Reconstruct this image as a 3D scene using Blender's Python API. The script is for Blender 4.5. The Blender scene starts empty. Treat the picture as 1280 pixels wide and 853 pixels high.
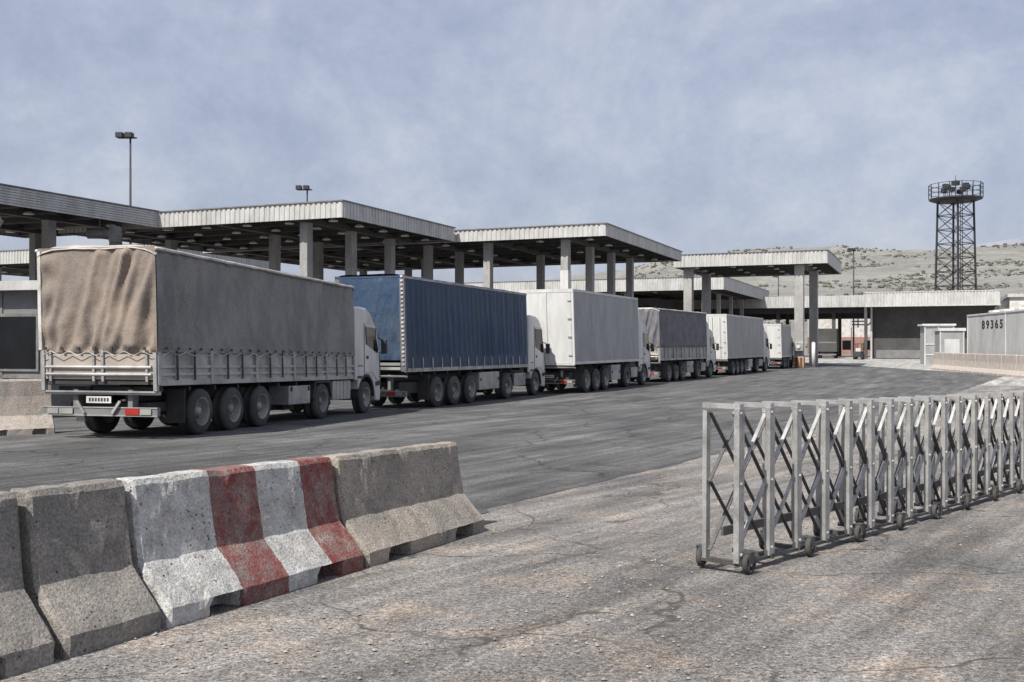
import bpy, math, random
from mathutils import Vector, Matrix, noise
R = math.radians
random.seed(7)
sc = bpy.context.scene
COL = sc.collection

# ------------------------------------------------------------------ camera
CZ = 1.62
F_PX = 1250.0
cam = bpy.data.cameras.new('camera')
cam.sensor_width = 36.0
cam.lens = 36.0 * F_PX / 1280.0
cam.shift_y = (430.0 - 426.5) / 1280.0
cam.clip_start = 0.05
cam.clip_end = 20000
cam_o = bpy.data.objects.new('camera', cam)
COL.objects.link(cam_o)
cam_o.location = (0, 0, CZ)
cam_o.rotation_euler = (R(90), 0, 0)
sc.camera = cam_o

# ------------------------------------------------------------------ sky, sun, exposure
SUN = Vector((-0.47, -0.60, 1.0)).normalized()
w = bpy.data.worlds.new('World')
sc.world = w
w.use_nodes = True
wn, wl = w.node_tree.nodes, w.node_tree.links
wn.clear()
w_out = wn.new('ShaderNodeOutputWorld')
w_bg = wn.new('ShaderNodeBackground')
w_bg.inputs['Strength'].default_value = 0.1
w_sky = wn.new('ShaderNodeTexSky')
w_sky.sky_type = 'NISHITA'
w_sky.sun_disc = False
w_sky.sun_elevation = math.asin(SUN.z)
w_sky.sun_rotation = math.atan2(SUN.x, SUN.y)
w_sky.air_density = 1.3
w_sky.dust_density = 2.0
w_tc = wn.new('ShaderNodeTexCoord')
w_map = wn.new('ShaderNodeMapping')
w_map.inputs['Scale'].default_value = (1.0, 1.0, 1.25)
wl.new(w_tc.outputs['Generated'], w_map.inputs['Vector'])
w_n1 = wn.new('ShaderNodeTexNoise')
w_n1.inputs['Scale'].default_value = 4.2
w_n1.inputs['Detail'].default_value = 9
w_n1.inputs['Roughness'].default_value = 0.62
w_n1.inputs['Distortion'].default_value = 0.5
wl.new(w_map.outputs[0], w_n1.inputs['Vector'])
w_n2 = wn.new('ShaderNodeTexNoise')
w_n2.inputs['Scale'].default_value = 17
w_n2.inputs['Detail'].default_value = 10
w_n2.inputs['Roughness'].default_value = 0.7
wl.new(w_map.outputs[0], w_n2.inputs['Vector'])
w_add = wn.new('ShaderNodeMath'); w_add.operation = 'MULTIPLY_ADD'
w_add.inputs[1].default_value = 0.55
wl.new(w_n2.outputs['Fac'], w_add.inputs[0])
wl.new(w_n1.outputs['Fac'], w_add.inputs[2])
w_r = wn.new('ShaderNodeValToRGB')
w_r.color_ramp.elements[0].position = 0.58
w_r.color_ramp.elements[0].color = (3.0, 3.35, 4.55, 1)
w_r.color_ramp.elements[1].position = 0.96
w_r.color_ramp.elements[1].color = (4.9, 5.15, 5.95, 1)
e_ = w_r.color_ramp.elements.new(0.76)
e_.color = (3.75, 4.1, 5.25, 1)
wl.new(w_add.outputs[0], w_r.inputs['Fac'])
w_mix = wn.new('ShaderNodeMix'); w_mix.data_type = 'RGBA'
w_mix.inputs[0].default_value = 0.82
wl.new(w_sky.outputs[0], w_mix.inputs[6])
wl.new(w_r.outputs[0], w_mix.inputs[7])
wl.new(w_mix.outputs[2], w_bg.inputs['Color'])
wl.new(w_bg.outputs[0], w_out.inputs[0])

sun = bpy.data.lights.new('sun', 'SUN')
sun.energy = 5.0
sun.angle = R(0.55)
sun.color = (1.0, 0.955, 0.88)
sun_o = bpy.data.objects.new('sun', sun)
COL.objects.link(sun_o)
sun_o.location = (-40, -50, 80)
sun_o.rotation_euler = SUN.to_track_quat('Z', 'Y').to_euler()

sc.view_settings.view_transform = 'Standard'
sc.view_settings.look = 'None'
sc.view_settings.exposure = 0.32
sc.view_settings.gamma = 1.0
sc.view_settings.use_curve_mapping = False
sc.render.engine = 'CYCLES'
sc.render.resolution_x = 1024
sc.render.resolution_y = 682

# ------------------------------------------------------------------ terrain profile (the yard dips away from the camera)
_sx = [0, 2, 5, 8, 11, 16, 20, 30, 36, 42, 60]
_sl = [0.0, .04, .046, .036, .024, .018, .02, .022, .012, 0.0, 0.0]
def _slope(y):
    if y <= 0 or y >= 60: return 0.0
    for i in range(len(_sx) - 1):
        if y <= _sx[i + 1]:
            t = (y - _sx[i]) / (_sx[i + 1] - _sx[i])
            return _sl[i] + (_sl[i + 1] - _sl[i]) * t
_z = [0.0]
for i in range(600):
    _z.append(_z[-1] - 0.1 * 0.5 * (_slope(i * .1) + _slope(i * .1 + .1)))
_z0 = _z[90]
def gz(y):
    y = min(max(y, 0.0), 59.95) * 10
    i = int(y)
    return _z[i] + (_z[min(i + 1, 600)] - _z[i]) * (y - i) - _z0
def px(x, y):                                   # a pixel's point on the ground
    d = 10.0
    for _ in range(150): d = .5 * d + .5 * F_PX * (CZ - gz(d)) / (y - 430.0)
    return Vector(((x - 640) * d / F_PX, d, gz(d)))

# ------------------------------------------------------------------ materials
def mat(name, base, rough=.75, metal=0.0, tint=None, tscale=1.5, tlo=.42, thi=.62, grit=.25, gscale=60, bump=.25,
        bscale=70, stretch=(1, 1, 1), dirt=None, dscale=.8, damt=.5, spec=.4, rnd=True, bdist=.01):
    m = bpy.data.materials.new(name); m.use_nodes = True
    n, l = m.node_tree.nodes, m.node_tree.links
    b = n['Principled BSDF']
    b.inputs['Roughness'].default_value = rough
    b.inputs['Metallic'].default_value = metal
    b.inputs['Specular IOR Level'].default_value = spec
    tc = n.new('ShaderNodeTexCoord'); mp = n.new('ShaderNodeMapping')
    mp.inputs['Scale'].default_value = stretch
    l.new(tc.outputs['Object'], mp.inputs['Vector'])
    if rnd:
        oi = n.new('ShaderNodeObjectInfo'); ml = n.new('ShaderNodeMath'); ml.operation = 'MULTIPLY'
        ml.inputs[1].default_value = 37.0
        l.new(oi.outputs['Random'], ml.inputs[0]); l.new(ml.outputs[0], mp.inputs['Location'])
    def ns(scale, detail=6, ro=.6):
        t = n.new('ShaderNodeTexNoise'); t.inputs['Scale'].default_value = scale
        t.inputs['Detail'].default_value = detail; t.inputs['Roughness'].default_value = ro
        l.new(mp.outputs[0], t.inputs['Vector']); return t.outputs['Fac']
    def rng(src, a, c, lo, hi):
        t = n.new('ShaderNodeMapRange'); t.inputs[1].default_value = a; t.inputs[2].default_value = c
        t.inputs[3].default_value = lo; t.inputs[4].default_value = hi
        l.new(src, t.inputs[0]); return t.outputs[0]
    def mix(fac, a, c, mode='MIX'):
        t = n.new('ShaderNodeMix'); t.data_type = 'RGBA'; t.blend_type = mode
        for s, v in ((0, fac), (6, a), (7, c)):
            if hasattr(v, 'is_output'): l.new(v, t.inputs[s])
            elif s == 0: t.inputs[0].default_value = v
            else: t.inputs[s].default_value = (*v, 1)
        return t.outputs[2]
    tint = tint or tuple(c * .72 for c in base)
    col = mix(rng(ns(tscale, 8, .65), tlo, thi, 0, 1), base, tint)
    if dirt: col = mix(rng(ns(dscale, 9, .75), .5, .68, 0, damt), col, dirt)
    if grit:
        g = rng(ns(gscale, 3, .8), .3, .7, 1 - grit, 1 + grit)
        cc = n.new('ShaderNodeCombineColor')
        for k in range(3): l.new(g, cc.inputs[k])
        col = mix(1.0, col, cc.outputs[0], 'MULTIPLY')
    l.new(col, b.inputs['Base Color'])
    if bump:
        bp = n.new('ShaderNodeBump'); bp.inputs['Strength'].default_value = bump; bp.inputs['Distance'].default_value = bdist
        l.new(ns(bscale, 5, .7), bp.inputs['Height']); l.new(bp.outputs[0], b.inputs['Normal'])
    m['h'] = 1
    return m, (n, l, b, ns, rng, mix, mp, tc)

def simple(*a, **k): return mat(*a, **k)[0]
MT = {}
MT['tarp_tan'] = simple('tan_canvas', (.275, .222, .18), .85, tint=(.20, .168, .145), tscale=1.3, dirt=(.16, .145, .135), damt=.6, grit=.3, gscale=45, bump=.45, bscale=4, bdist=.04)
MT['tarp_grey'] = simple('grey_canvas', (.27, .26, .248), .85, tint=(.195, .19, .185), tscale=.9, dirt=(.15, .145, .14), damt=.7, dscale=1.2, grit=.32, gscale=45, bump=1.0, bscale=4.5, bdist=.07, stretch=(1.3, 1, .7))
MT['tarp_roof'] = simple('faded_roof_canvas', (.42, .38, .34), .85, tint=(.33, .30, .275), tscale=2.0, dirt=(.2, .19, .18), damt=.6, grit=.22)
MT['tarp_blue'] = simple('blue_curtain', (.026, .056, .112), .6, tint=(.038, .064, .098), tscale=1.2, dirt=(.075, .09, .118), damt=.5, dscale=1.3, grit=.3, gscale=50, bump=.9, bscale=5, bdist=.05, stretch=(1.5, 1, .5))
MT['tarp_dark'] = simple('charcoal_canvas', (.17, .165, .18), .85, tint=(.12, .12, .13), grit=.25, dirt=(.24, .24, .25), damt=.4)
MT['tarp_pale'] = simple('weathered_pale_canvas', (.60, .58, .55), .85, tint=(.36, .35, .33), tscale=2.5, dirt=(.2, .19, .18), damt=.7, grit=.25)
MT['white'] = simple('white_paint', (.64, .63, .615), .45, tint=(.53, .52, .50), dirt=(.31, .295, .27), damt=.55, grit=.06, bump=.03, stretch=(1, 1, .35))
MT['white_box'] = simple('white_panel', (.58, .58, .565), .5, tint=(.50, .497, .485), dirt=(.34, .33, .31), damt=.6, grit=.08, bump=.05, stretch=(1, 1, .3))
MT['grey_box'] = simple('pale_grey_panel', (.34, .34, .34), .55, tint=(.28, .28, .28), dirt=(.21, .205, .20), damt=.5, grit=.1, bump=.05, stretch=(1, 1, .4))  # grey lowered further so the box sides carry shade in their colour
MT['alu'] = simple('dull_aluminium', (.43, .425, .415), .5, .35, tint=(.29, .286, .28), dirt=(.15, .145, .14), damt=.6, grit=.18, bump=.1)
MT['alu_tan'] = simple('dusty_tan_board', (.44, .37, .31), .7, .1, tint=(.34, .31, .28), dirt=(.22, .2, .19), damt=.5, grit=.2)
MT['black'] = simple('black_steel', (.035, .034, .034), .65, tint=(.055, .052, .048), dirt=(.10, .095, .09), damt=.35, grit=.25)
MT['rubber'] = simple('tyre_rubber', (.045, .044, .043), .85, tint=(.075, .071, .067), dirt=(.12, .11, .10), damt=.5, grit=.25)
MT['rim'] = simple('dusty_steel_rim', (.33, .32, .305), .6, .3, tint=(.14, .135, .13), dirt=(.28, .26, .24), damt=.5, grit=.2)
MT['glass'] = simple('dark_glass', (.012, .013, .015), .06, grit=0, bump=0, spec=.22)
MT['red'] = simple('red_lens', (.45, .03, .02), .3, grit=.05, bump=0)
MT['lens'] = simple('clear_lens', (.33, .32, .30), .3, grit=.05, bump=0)
MT['amber'] = simple('orange_paint', (.50, .24, .11), .6, dirt=(.3, .25, .2))
MT['con'] = simple('column_concrete', (.40, .39, .375), .85, tint=(.30, .295, .285), tscale=.7, dirt=(.22, .21, .2), damt=.6, grit=.22, gscale=14, bump=.3, bscale=12, stretch=(1, 1, .4))
MT['fascia'] = simple('ribbed_white_sheet', (.52, .515, .50), .55, tint=(.42, .415, .40), dirt=(.3, .29, .27), damt=.6, grit=.12, gscale=8, stretch=(1, 1, .3), bump=.05)
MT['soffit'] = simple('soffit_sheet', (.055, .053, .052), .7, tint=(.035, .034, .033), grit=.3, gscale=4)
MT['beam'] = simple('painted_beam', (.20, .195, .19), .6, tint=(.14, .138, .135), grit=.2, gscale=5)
MT['under'] = simple('shade_toned_beam', (.085, .083, .08), .6, tint=(.06, .058, .056), grit=.2, gscale=5)  # beam paint made darker, putting under-canopy shade into the colour
MT['lampw'] = simple('lamp_housing', (.85, .85, .84), .3, grit=0, bump=0)
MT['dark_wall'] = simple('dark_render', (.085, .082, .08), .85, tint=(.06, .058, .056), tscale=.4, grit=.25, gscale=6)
MT['booth'] = simple('booth_grey', (.20, .20, .20), .6, tint=(.15, .15, .15), grit=.15, dirt=(.1, .1, .1))
MT['galv'] = simple('galvanised_steel', (.46, .455, .44), .5, .45, tint=(.33, .325, .315), tscale=7, dirt=(.19, .18, .17), dscale=4, damt=.6, grit=.25, gscale=120, bump=.15, bscale=150, bdist=.003)
MT['galv_dark'] = simple('dark_gate_steel', (.10, .10, .10), .55, .3, tint=(.06, .06, .06), grit=.3, dirt=(.2, .19, .18))
MT['pale_wall'] = simple('pale_house_wall', (.62, .60, .56), .9, grit=.1, gscale=4)
MT['redwall'] = simple('red_brown_wall', (.36, .20, .16), .9, tint=(.28, .17, .14), grit=.2, gscale=3)
MT['tower'] = simple('tower_steel', (.05, .05, .058), .6, .2, grit=.1, gscale=5)
MT['ink'] = simple('black_lettering', (.02, .02, .02), .6, grit=0, bump=0)
MT['shrub'] = simple('dry_shrub', (.13, .13, .10), .95, tint=(.085, .088, .07), grit=.3)
MT['pebble'] = simple('pebble_stone', (.34, .31, .28), .9, tint=(.18, .17, .165), tscale=9, grit=.3, gscale=90)

def concrete(name, base, tint, dirt, stripes=None, seed=0.0):
    m, (n, l, b, ns, rng, mix, mp, tc) = mat(name, base, .9, tint=tint, tscale=2.6, dirt=dirt, dscale=3.2, damt=.75, grit=.5, gscale=75, bump=.9, bscale=55, rnd=False, bdist=.02)
    mp.inputs['Location'].default_value = (seed, seed * .7, 0)
    # air holes and knocks left in the casting
    vo = n.new('ShaderNodeTexVoronoi'); vo.inputs['Scale'].default_value = 24; vo.inputs['Randomness'].default_value = 1
    l.new(mp.outputs[0], vo.inputs['Vector'])
    hole = n.new('ShaderNodeMath'); hole.operation = 'MULTIPLY'
    l.new(rng(vo.outputs['Distance'], .13, .2, 1, 0), hole.inputs[0]); l.new(rng(ns(5, 5, .7), .46, .56, 0, 1), hole.inputs[1])
    if stripes:
        src = b.inputs['Base Color'].links[0].from_socket
        sep = n.new('ShaderNodeSeparateXYZ'); l.new(tc.outputs['Object'], sep.inputs[0])
        wob = n.new('ShaderNodeMath'); wob.operation = 'MULTIPLY_ADD'; wob.inputs[1].default_value = .03
        l.new(ns(14, 6, .7), wob.inputs[0]); l.new(sep.outputs[0], wob.inputs[2])
        ramp = n.new('ShaderNodeValToRGB'); ramp.color_ramp.interpolation = 'CONSTANT'
        ln = stripes[-1][0]
        dv = n.new('ShaderNodeMath'); dv.operation = 'DIVIDE'; dv.inputs[1].default_value = ln
        l.new(wob.outputs[0], dv.inputs[0]); l.new(dv.outputs[0], ramp.inputs[0])
        els = ramp.color_ramp.elements
        els[0].position = 0; els[0].color = (*stripes[0][1], 1)
        els[1].position = (stripes[0][0] + .015) / ln; els[1].color = (*stripes[1][1], 1)
        for k in range(2, len(stripes)):
            q = els.new((stripes[k - 1][0] + .015) / ln); q.color = (*stripes[k][1], 1)
        wear = rng(ns(7, 10, .85), .42, .62, .97, .12)
        col = mix(wear, src, ramp.outputs[0])
        g = rng(ns(90, 3, .8), .3, .7, .62, 1.35)
        cc = n.new('ShaderNodeCombineColor')
        for k in range(3): l.new(g, cc.inputs[k])
        l.new(mix(1.0, col, cc.outputs[0], 'MULTIPLY'), b.inputs['Base Color'])
    src = b.inputs['Base Color'].links[0].from_socket
    l.new(mix(hole.outputs[0], src, (.055, .052, .048)), b.inputs['Base Color'])
    return m

def ground_mat(name, cols, heading, speck, cracks, patch):
    m = bpy.data.materials.new(name); m.use_nodes = True
    n, l = m.node_tree.nodes, m.node_tree.links
    b = n['Principled BSDF']; b.inputs['Roughness'].default_value = .9; b.inputs['Specular IOR Level'].default_value = .25
    tc = n.new('ShaderNodeTexCoord')
    def mapping(rot, scale):
        t = n.new('ShaderNodeMapping'); t.vector_type = 'TEXTURE'
        t.inputs['Rotation'].default_value = (0, 0, rot); t.inputs['Scale'].default_value = scale
        l.new(tc.outputs['Object'], t.inputs[0]); return t.outputs[0]
    v0 = mapping(0, (1, 1, 1)); vs = mapping(R(90) - heading, (9, .8, 1)); vs2 = mapping(R(90) - heading - .12, (5, .25, 1))
    def ns(v, scale, detail=8, ro=.65, dist=0):
        t = n.new('ShaderNodeTexNoise'); t.inputs['Scale'].default_value = scale; t.inputs['Detail'].default_value = detail
        t.inputs['Roughness'].default_value = ro; t.inputs['Distortion'].default_value = dist
        l.new(v, t.inputs['Vector']); return t.outputs['Fac']
    def rng(s, a, c, lo, hi):
        t = n.new('ShaderNodeMapRange'); t.inputs[1].default_value = a; t.inputs[2].default_value = c
        t.inputs[3].default_value = lo; t.inputs[4].default_value = hi; l.new(s, t.inputs[0]); return t.outputs[0]
    def mix(fac, a, c, mode='MIX'):
        t = n.new('ShaderNodeMix'); t.data_type = 'RGBA'; t.blend_type = mode
        for s, v in ((0, fac), (6, a), (7, c)):
            if hasattr(v, 'is_output'): l.new(v, t.inputs[s])
            elif s == 0: t.inputs[0].default_value = v
            else: t.inputs[s].default_value = (*v, 1)
        return t.outputs[2]
    def grey(s):
        cc = n.new('ShaderNodeCombineColor')
        for k in range(3): l.new(s, cc.inputs[k])
        return cc.outputs[0]
    col = mix(rng(ns(v0, patch), .40, .62, 0, 1), cols[0], cols[1])
    col = mix(rng(ns(v0, patch * 2.7, 9, .75), .5, .66, 0, .8), col, cols[2])
    col = mix(1.0, col, grey(rng(ns(vs, 1.2, 8, .7), .33, .67, .66, 1.30)), 'MULTIPLY')
    col = mix(1.0, col, grey(rng(ns(vs2, 1.0, 6, .6), .36, .64, .72, 1.22)), 'MULTIPLY')
    if speck:
        fine = ns(v0, 34, 3, .85); finer = ns(v0, 95, 2, .8)
        col = mix(1.0, col, grey(rng(fine, .36, .64, 1 - speck, 1 + speck)), 'MULTIPLY')
        col = mix(1.0, col, grey(rng(finer, .36, .64, 1 - speck, 1 + speck)), 'MULTIPLY')
    if cracks and speck < .5:          # oil drips and repairs on the driven surface
        col = mix(rng(ns(v0, .8, 7, .6, .6), .60, .70, 0, .55), col, tuple(c * .45 for c in cols[1]))
        col = mix(rng(ns(v0, 2.6, 5, .6, .3), .66, .72, 0, .6), col, tuple(c * .4 for c in cols[1]))
    if cracks:
        vo = n.new('ShaderNodeTexVoronoi'); vo.feature = 'DISTANCE_TO_EDGE'; vo.inputs['Scale'].default_value = cracks
        dm = n.new('ShaderNodeVectorMath'); dm.operation = 'MULTIPLY_ADD'; dm.inputs[1].default_value = (.9, .9, .9)
        nn = n.new('ShaderNodeTexNoise'); nn.inputs['Scale'].default_value = 1.4; nn.inputs['Detail'].default_value = 8
        l.new(v0, nn.inputs['Vector']); l.new(nn.outputs['Color'], dm.inputs[0]); l.new(v0, dm.inputs[2])
        l.new(dm.outputs[0], vo.inputs['Vector'])
        brk = rng(ns(v0, .5, 4), .40, .52, 0, .85)
        ck = n.new('ShaderNodeMath'); ck.operation = 'MULTIPLY'
        l.new(rng(vo.outputs['Distance'], .004, .012, 1, 0), ck.inputs[0]); l.new(brk, ck.inputs[1])
        col = mix(ck.outputs[0], col, tuple(c * .3 for c in cols[0]))
    l.new(col, b.inputs['Base Color'])
    bp = n.new('ShaderNodeBump'); bp.inputs['Strength'].default_value = .8; bp.inputs['Distance'].default_value = .02
    l.new(ns(v0, 30, 6, .8), bp.inputs['Height']); l.new(bp.outputs[0], b.inputs['Normal'])
    return m

# ------------------------------------------------------------------ mesh helpers
class MB:
    def __init__(s): s.v = []; s.f = []
    def add(s, vs, fs):
        o = len(s.v); s.v += [tuple(p) for p in vs]; s.f += [tuple(i + o for i in q) for q in fs]; return s
    def box(s, x0, x1, y0, y1, z0, z1):
        return s.add([(x0, y0, z0), (x1, y0, z0), (x1, y1, z0), (x0, y1, z0), (x0, y0, z1), (x1, y0, z1), (x1, y1, z1), (x0, y1, z1)],
                     [(3, 2, 1, 0), (4, 5, 6, 7), (0, 1, 5, 4), (1, 2, 6, 5), (2, 3, 7, 6), (3, 0, 4, 7)])
    def bar(s, a, b, wx, wy, up=(0, 0, 1)):
        a, b = Vector(a), Vector(b); d = (b - a).normalized(); u = Vector(up)
        if abs(d.dot(u)) > .98: u = Vector((0, 1, 0))
        r = d.cross(u).normalized(); u = r.cross(d)
        q = []
        for p in (a, b):
            for i, j in ((-1, -1), (1, -1), (1, 1), (-1, 1)): q.append(p + r * (wx / 2 * i) + u * (wy / 2 * j))
        return s.add(q, [(3, 2, 1, 0), (4, 5, 6, 7), (0, 1, 5, 4), (1, 2, 6, 5), (2, 3, 7, 6), (3, 0, 4, 7)])
    def tube(s, a, b, r, n=8, r2=None):
        a, b = Vector(a), Vector(b); d = (b - a).normalized(); u = Vector((0, 0, 1)) if abs(d.z) < .9 else Vector((0, 1, 0))
        x = d.cross(u).normalized(); y = d.cross(x); r2 = r if r2 is None else r2
        q = []
        for p, rr in ((a, r), (b, r2)):
            for k in range(n):
                t = 2 * math.pi * k / n; q.append(p + x * (rr * math.cos(t)) + y * (rr * math.sin(t)))
        fs = [(k, (k + 1) % n, n + (k + 1) % n, n + k) for k in range(n)]
        fs += [tuple(range(n))[::-1], tuple(range(n, 2 * n))]
        return s.add(q, fs)
    def prism(s, poly, y0, y1, axis='y'):
        n = len(poly)
        if axis == 'y': q = [(p[0], y0, p[1]) for p in poly] + [(p[0], y1, p[1]) for p in poly]
        elif axis == 'x': q = [(y0, p[0], p[1]) for p in poly] + [(y1, p[0], p[1]) for p in poly]
        else: q = [(p[0], p[1], y0) for p in poly] + [(p[0], p[1], y1) for p in poly]
        fs = [(k, (k + 1) % n, n + (k + 1) % n, n + k) for k in range(n)] + [tuple(range(n))[::-1], tuple(range(n, 2 * n))]
        return s.add(q, fs)
    def lathe(s, prof, n=24, c=(0, 0, 0)):          # round the y axis; prof = (radius, y)
        q = []
        for k in range(n):
            t = 2 * math.pi * k / n
            for r, y in prof: q.append((c[0] + r * math.cos(t), c[1] + y, c[2] + r * math.sin(t)))
        m = len(prof); fs = []
        for k in range(n):
            for j in range(m - 1):
                a = k * m + j; b = ((k + 1) % n) * m + j
                fs.append((a, a + 1, b + 1, b))
        return s.add(q, fs)
    def pipe(s, pts, r, n=8):
        pts = [Vector(p) for p in pts]; o = len(s.v)
        for i, p in enumerate(pts):
            d = (pts[min(i + 1, len(pts) - 1)] - pts[max(i - 1, 0)]).normalized()
            x = d.cross(Vector((0, 0, 1)) if abs(d.z) < .9 else Vector((0, 1, 0))).normalized(); y = d.cross(x)
            for k in range(n):
                t = 2 * math.pi * k / n; s.v.append(tuple(p + x * (r * math.cos(t)) + y * (r * math.sin(t))))
        for i in range(len(pts) - 1):
            for k in range(n): s.f.append((o + i * n + k, o + i * n + (k + 1) % n, o + (i + 1) * n + (k + 1) % n, o + (i + 1) * n + k))
        s.f += [tuple(o + k for k in range(n))[::-1], tuple(o + (len(pts) - 1) * n + k for k in range(n))]
        return s
    def grid(s, fn, nu, nv):
        q = [fn(i / nu, j / nv) for j in range(nv + 1) for i in range(nu + 1)]
        fs = [(j * (nu + 1) + i, j * (nu + 1) + i + 1, (j + 1) * (nu + 1) + i + 1, (j + 1) * (nu + 1) + i) for j in range(nv) for i in range(nu)]
        return s.add(q, fs)
    def mesh(s, name, m, smooth=False, lean=0):
        v = [(p[0], p[1] + lean * max(0, p[2] - 1.0), p[2]) for p in s.v] if lean else s.v
        me = bpy.data.meshes.new(name); me.from_pydata(v, [], s.f); me.materials.append(m)
        import bmesh
        bm = bmesh.new(); bm.from_mesh(me); bmesh.ops.recalc_face_normals(bm, faces=bm.faces[:]); bm.to_mesh(me); bm.free()
        if smooth:
            for p in me.polygons: p.use_smooth = True
        me.update(); return me
    def build(s, name, m, parent=None, smooth=False, bevel=0, lean=0):
        o = bpy.data.objects.new(name, s.mesh(name, m, smooth, lean)); COL.objects.link(o)
        if parent: o.parent = parent
        if bevel:
            b = o.modifiers.new('bevel', 'BEVEL'); b.width = bevel; b.segments = 2; b.limit_method = 'ANGLE'; b.angle_limit = R(40)
        return o
def inst(name, me, parent, loc=(0, 0, 0), rot=(0, 0, 0)):
    o = bpy.data.objects.new(name, me); COL.objects.link(o); o.parent = parent; o.location = loc; o.rotation_euler = rot
    return o
def tag(o, label, cat, group=None):
    o['label'] = label; o['category'] = cat
    if group: o['group'] = group
    return o
def thing(name, label, cat, loc=(0, 0, 0), rz=0, group=None, ry=0):
    o = bpy.data.objects.new(name, None); COL.objects.link(o); o.empty_display_size = .2
    o.location = loc; o.rotation_euler = (0, ry, rz)
    return tag(o, label, cat, group)
def setting(o, kind='structure'): o['kind'] = kind; return o
def nz(x, y=0, z=0): return noise.noise(Vector((x, y, z)))
def fbm(x, y, z=0, o=5): return noise.fractal(Vector((x, y, z)), 1.0, 2.0, o)

# ------------------------------------------------------------------ ground, road, hills
HQ = R(23.5)
M_APRON = ground_mat('worn_apron', [(.235, .22, .205), (.165, .16, .155), (.34, .275, .22)], R(30), .55, .55, .45)
M_ROAD = ground_mat('old_asphalt', [(.115, .114, .113), (.082, .082, .083), (.165, .162, .157)], HQ, .42, .35, .22)
M_PALE = ground_mat('pale_concrete_pad', [(.36, .35, .33), (.29, .28, .27), (.42, .40, .37)], HQ, .2, .3, .3)
ysg = [-60, -20, -5] + [i * .5 for i in range(0, 121)] + [70, 90, 130, 200, 320, 500, 900, 1600, 3000, 6000, 9000]
xsg = [-9000, -3000, -800, -200, -60, -25, -10, -4, 0, 4, 10, 25, 60, 200, 800, 3000, 9000]
g = MB()
g.add([(x, y, gz(y)) for y in ysg for x in xsg],
      [(j * len(xsg) + i, j * len(xsg) + i + 1, (j + 1) * len(xsg) + i + 1, (j + 1) * len(xsg) + i) for j in range(len(ysg) - 1) for i in range(len(xsg) - 1)])
setting(g.build('ground', M_APRON))

def strip(name, m, left, right, y0, y1, dz, step=.5):
    s = MB(); rows = []
    y = y0
    while y < y1 - 1e-6: rows.append(y); y += step if y < 60 else 5
    rows.append(y1)
    q = []
    for y in rows:
        a, b = left(y), right(y)
        for k in range(5): q.append((a + (b - a) * k / 4, y, gz(y) + dz))
    s.add(q, [(j * 5 + i, j * 5 + i + 1, (j + 1) * 5 + i + 1, (j + 1) * 5 + i) for j in range(len(rows) - 1) for i in range(4)])
    return setting(s.build(name, m))
def road_right(y):
    if y < 10: return -.1 + (y - 10) * .45 + .05 * nz(y * 1.3)
    e = -.15 + (y - 10.2) * .58 + .12 * nz(y * .8) + .05 * nz(y * 3.1)
    return min(e, 34.5) if y > 60 else e
def road_left(y): return -10.6 + max(0, y - 20) * .26 - max(0, 20 - y) * .55
strip('road', M_ROAD, lambda y: road_left(y) - 26, road_right, 1.5, 175, .004, .25)
strip('pavement', M_PALE, lambda y: max(road_right(y) + .1, 24 + (y - 52) * .16), lambda y: 130, 52, 170, .008, 1)

# pebbles and loose grit lying on the worn apron
pb = MB()
oct_ = [(1, 0, 0), (-1, 0, 0), (0, 1, 0), (0, -1, 0), (0, 0, 1), (0, 0, -1)]
of_ = [(0, 2, 4), (2, 1, 4), (1, 3, 4), (3, 0, 4), (2, 0, 5), (1, 2, 5), (3, 1, 5), (0, 3, 5)]
for k in range(9000):
    y = 3.2 + 12 * random.random() ** 1.5
    x = random.uniform(-.62, .62) * y
    if x < road_right(y) + .1 and random.random() > .12: continue
    r = random.choice([.003, .0035, .004, .005, .006, .008, .012]) * random.uniform(.7, 1.2)
    if nz(x * .7, y * .7, 4) < -.1 + .3 * random.random(): continue
    pb.add([(x + p[0] * r * random.uniform(.7, 1.3), y + p[1] * r * random.uniform(.7, 1.3), gz(y) + .3 * r + p[2] * r * .7 + .003) for p in oct_], of_)
pbo = setting(pb.build('gravel', MT['pebble']), 'stuff')
tag(pbo, 'loose gravel scattered over the worn pale apron in the foreground', 'gravel')

# hills
def hill_h(x, y):
    a = math.atan2(x, y)                     # skyline climbs towards the right
    sky_ = max(.0, min(1, (a + .25) / .5))
    sky_ = .018 + .072 * sky_ * sky_ * (3 - 2 * sky_)
    d = math.hypot(x, y)
    t = max(0, min(1, (d - 260) / 1050))
    return t ** 1.15 * 1310 * sky_ * (1 + .035 * fbm(x / 300, y / 300)) + t * (9 * fbm(x / 120, y / 120, 3) + 3 * fbm(x / 30, y / 30, 5)) - .9
hm = ground_mat('dry_scrub_hillside', [(.23, .225, .205), (.165, .162, .15), (.28, .27, .245)], R(90), 0, 0, .012)
def hp(u, v):
    a = -.75 + 1.6 * u; d = 230 + 1500 * v ** 1.2
    x, y = d * math.sin(a), d * math.cos(a)
    return (x, y, hill_h(x, y))
hl = MB(); hl.grid(hp, 240, 110)
setting(hl.build('hills', hm, smooth=True))
def rp(u, v):
    a = .30 + .45 * u; d = 3300 + 900 * v
    x, y = d * math.sin(a), d * math.cos(a)
    return (x, y, -5 + v * (d * (.072 + .034 * min(1, u * 1.9)) * (1 + .03 * fbm(u * 9, 1))))
rd = MB(); rd.grid(rp, 60, 12)
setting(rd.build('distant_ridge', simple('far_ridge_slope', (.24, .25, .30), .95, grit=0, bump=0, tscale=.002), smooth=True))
sb = MB()
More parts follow.
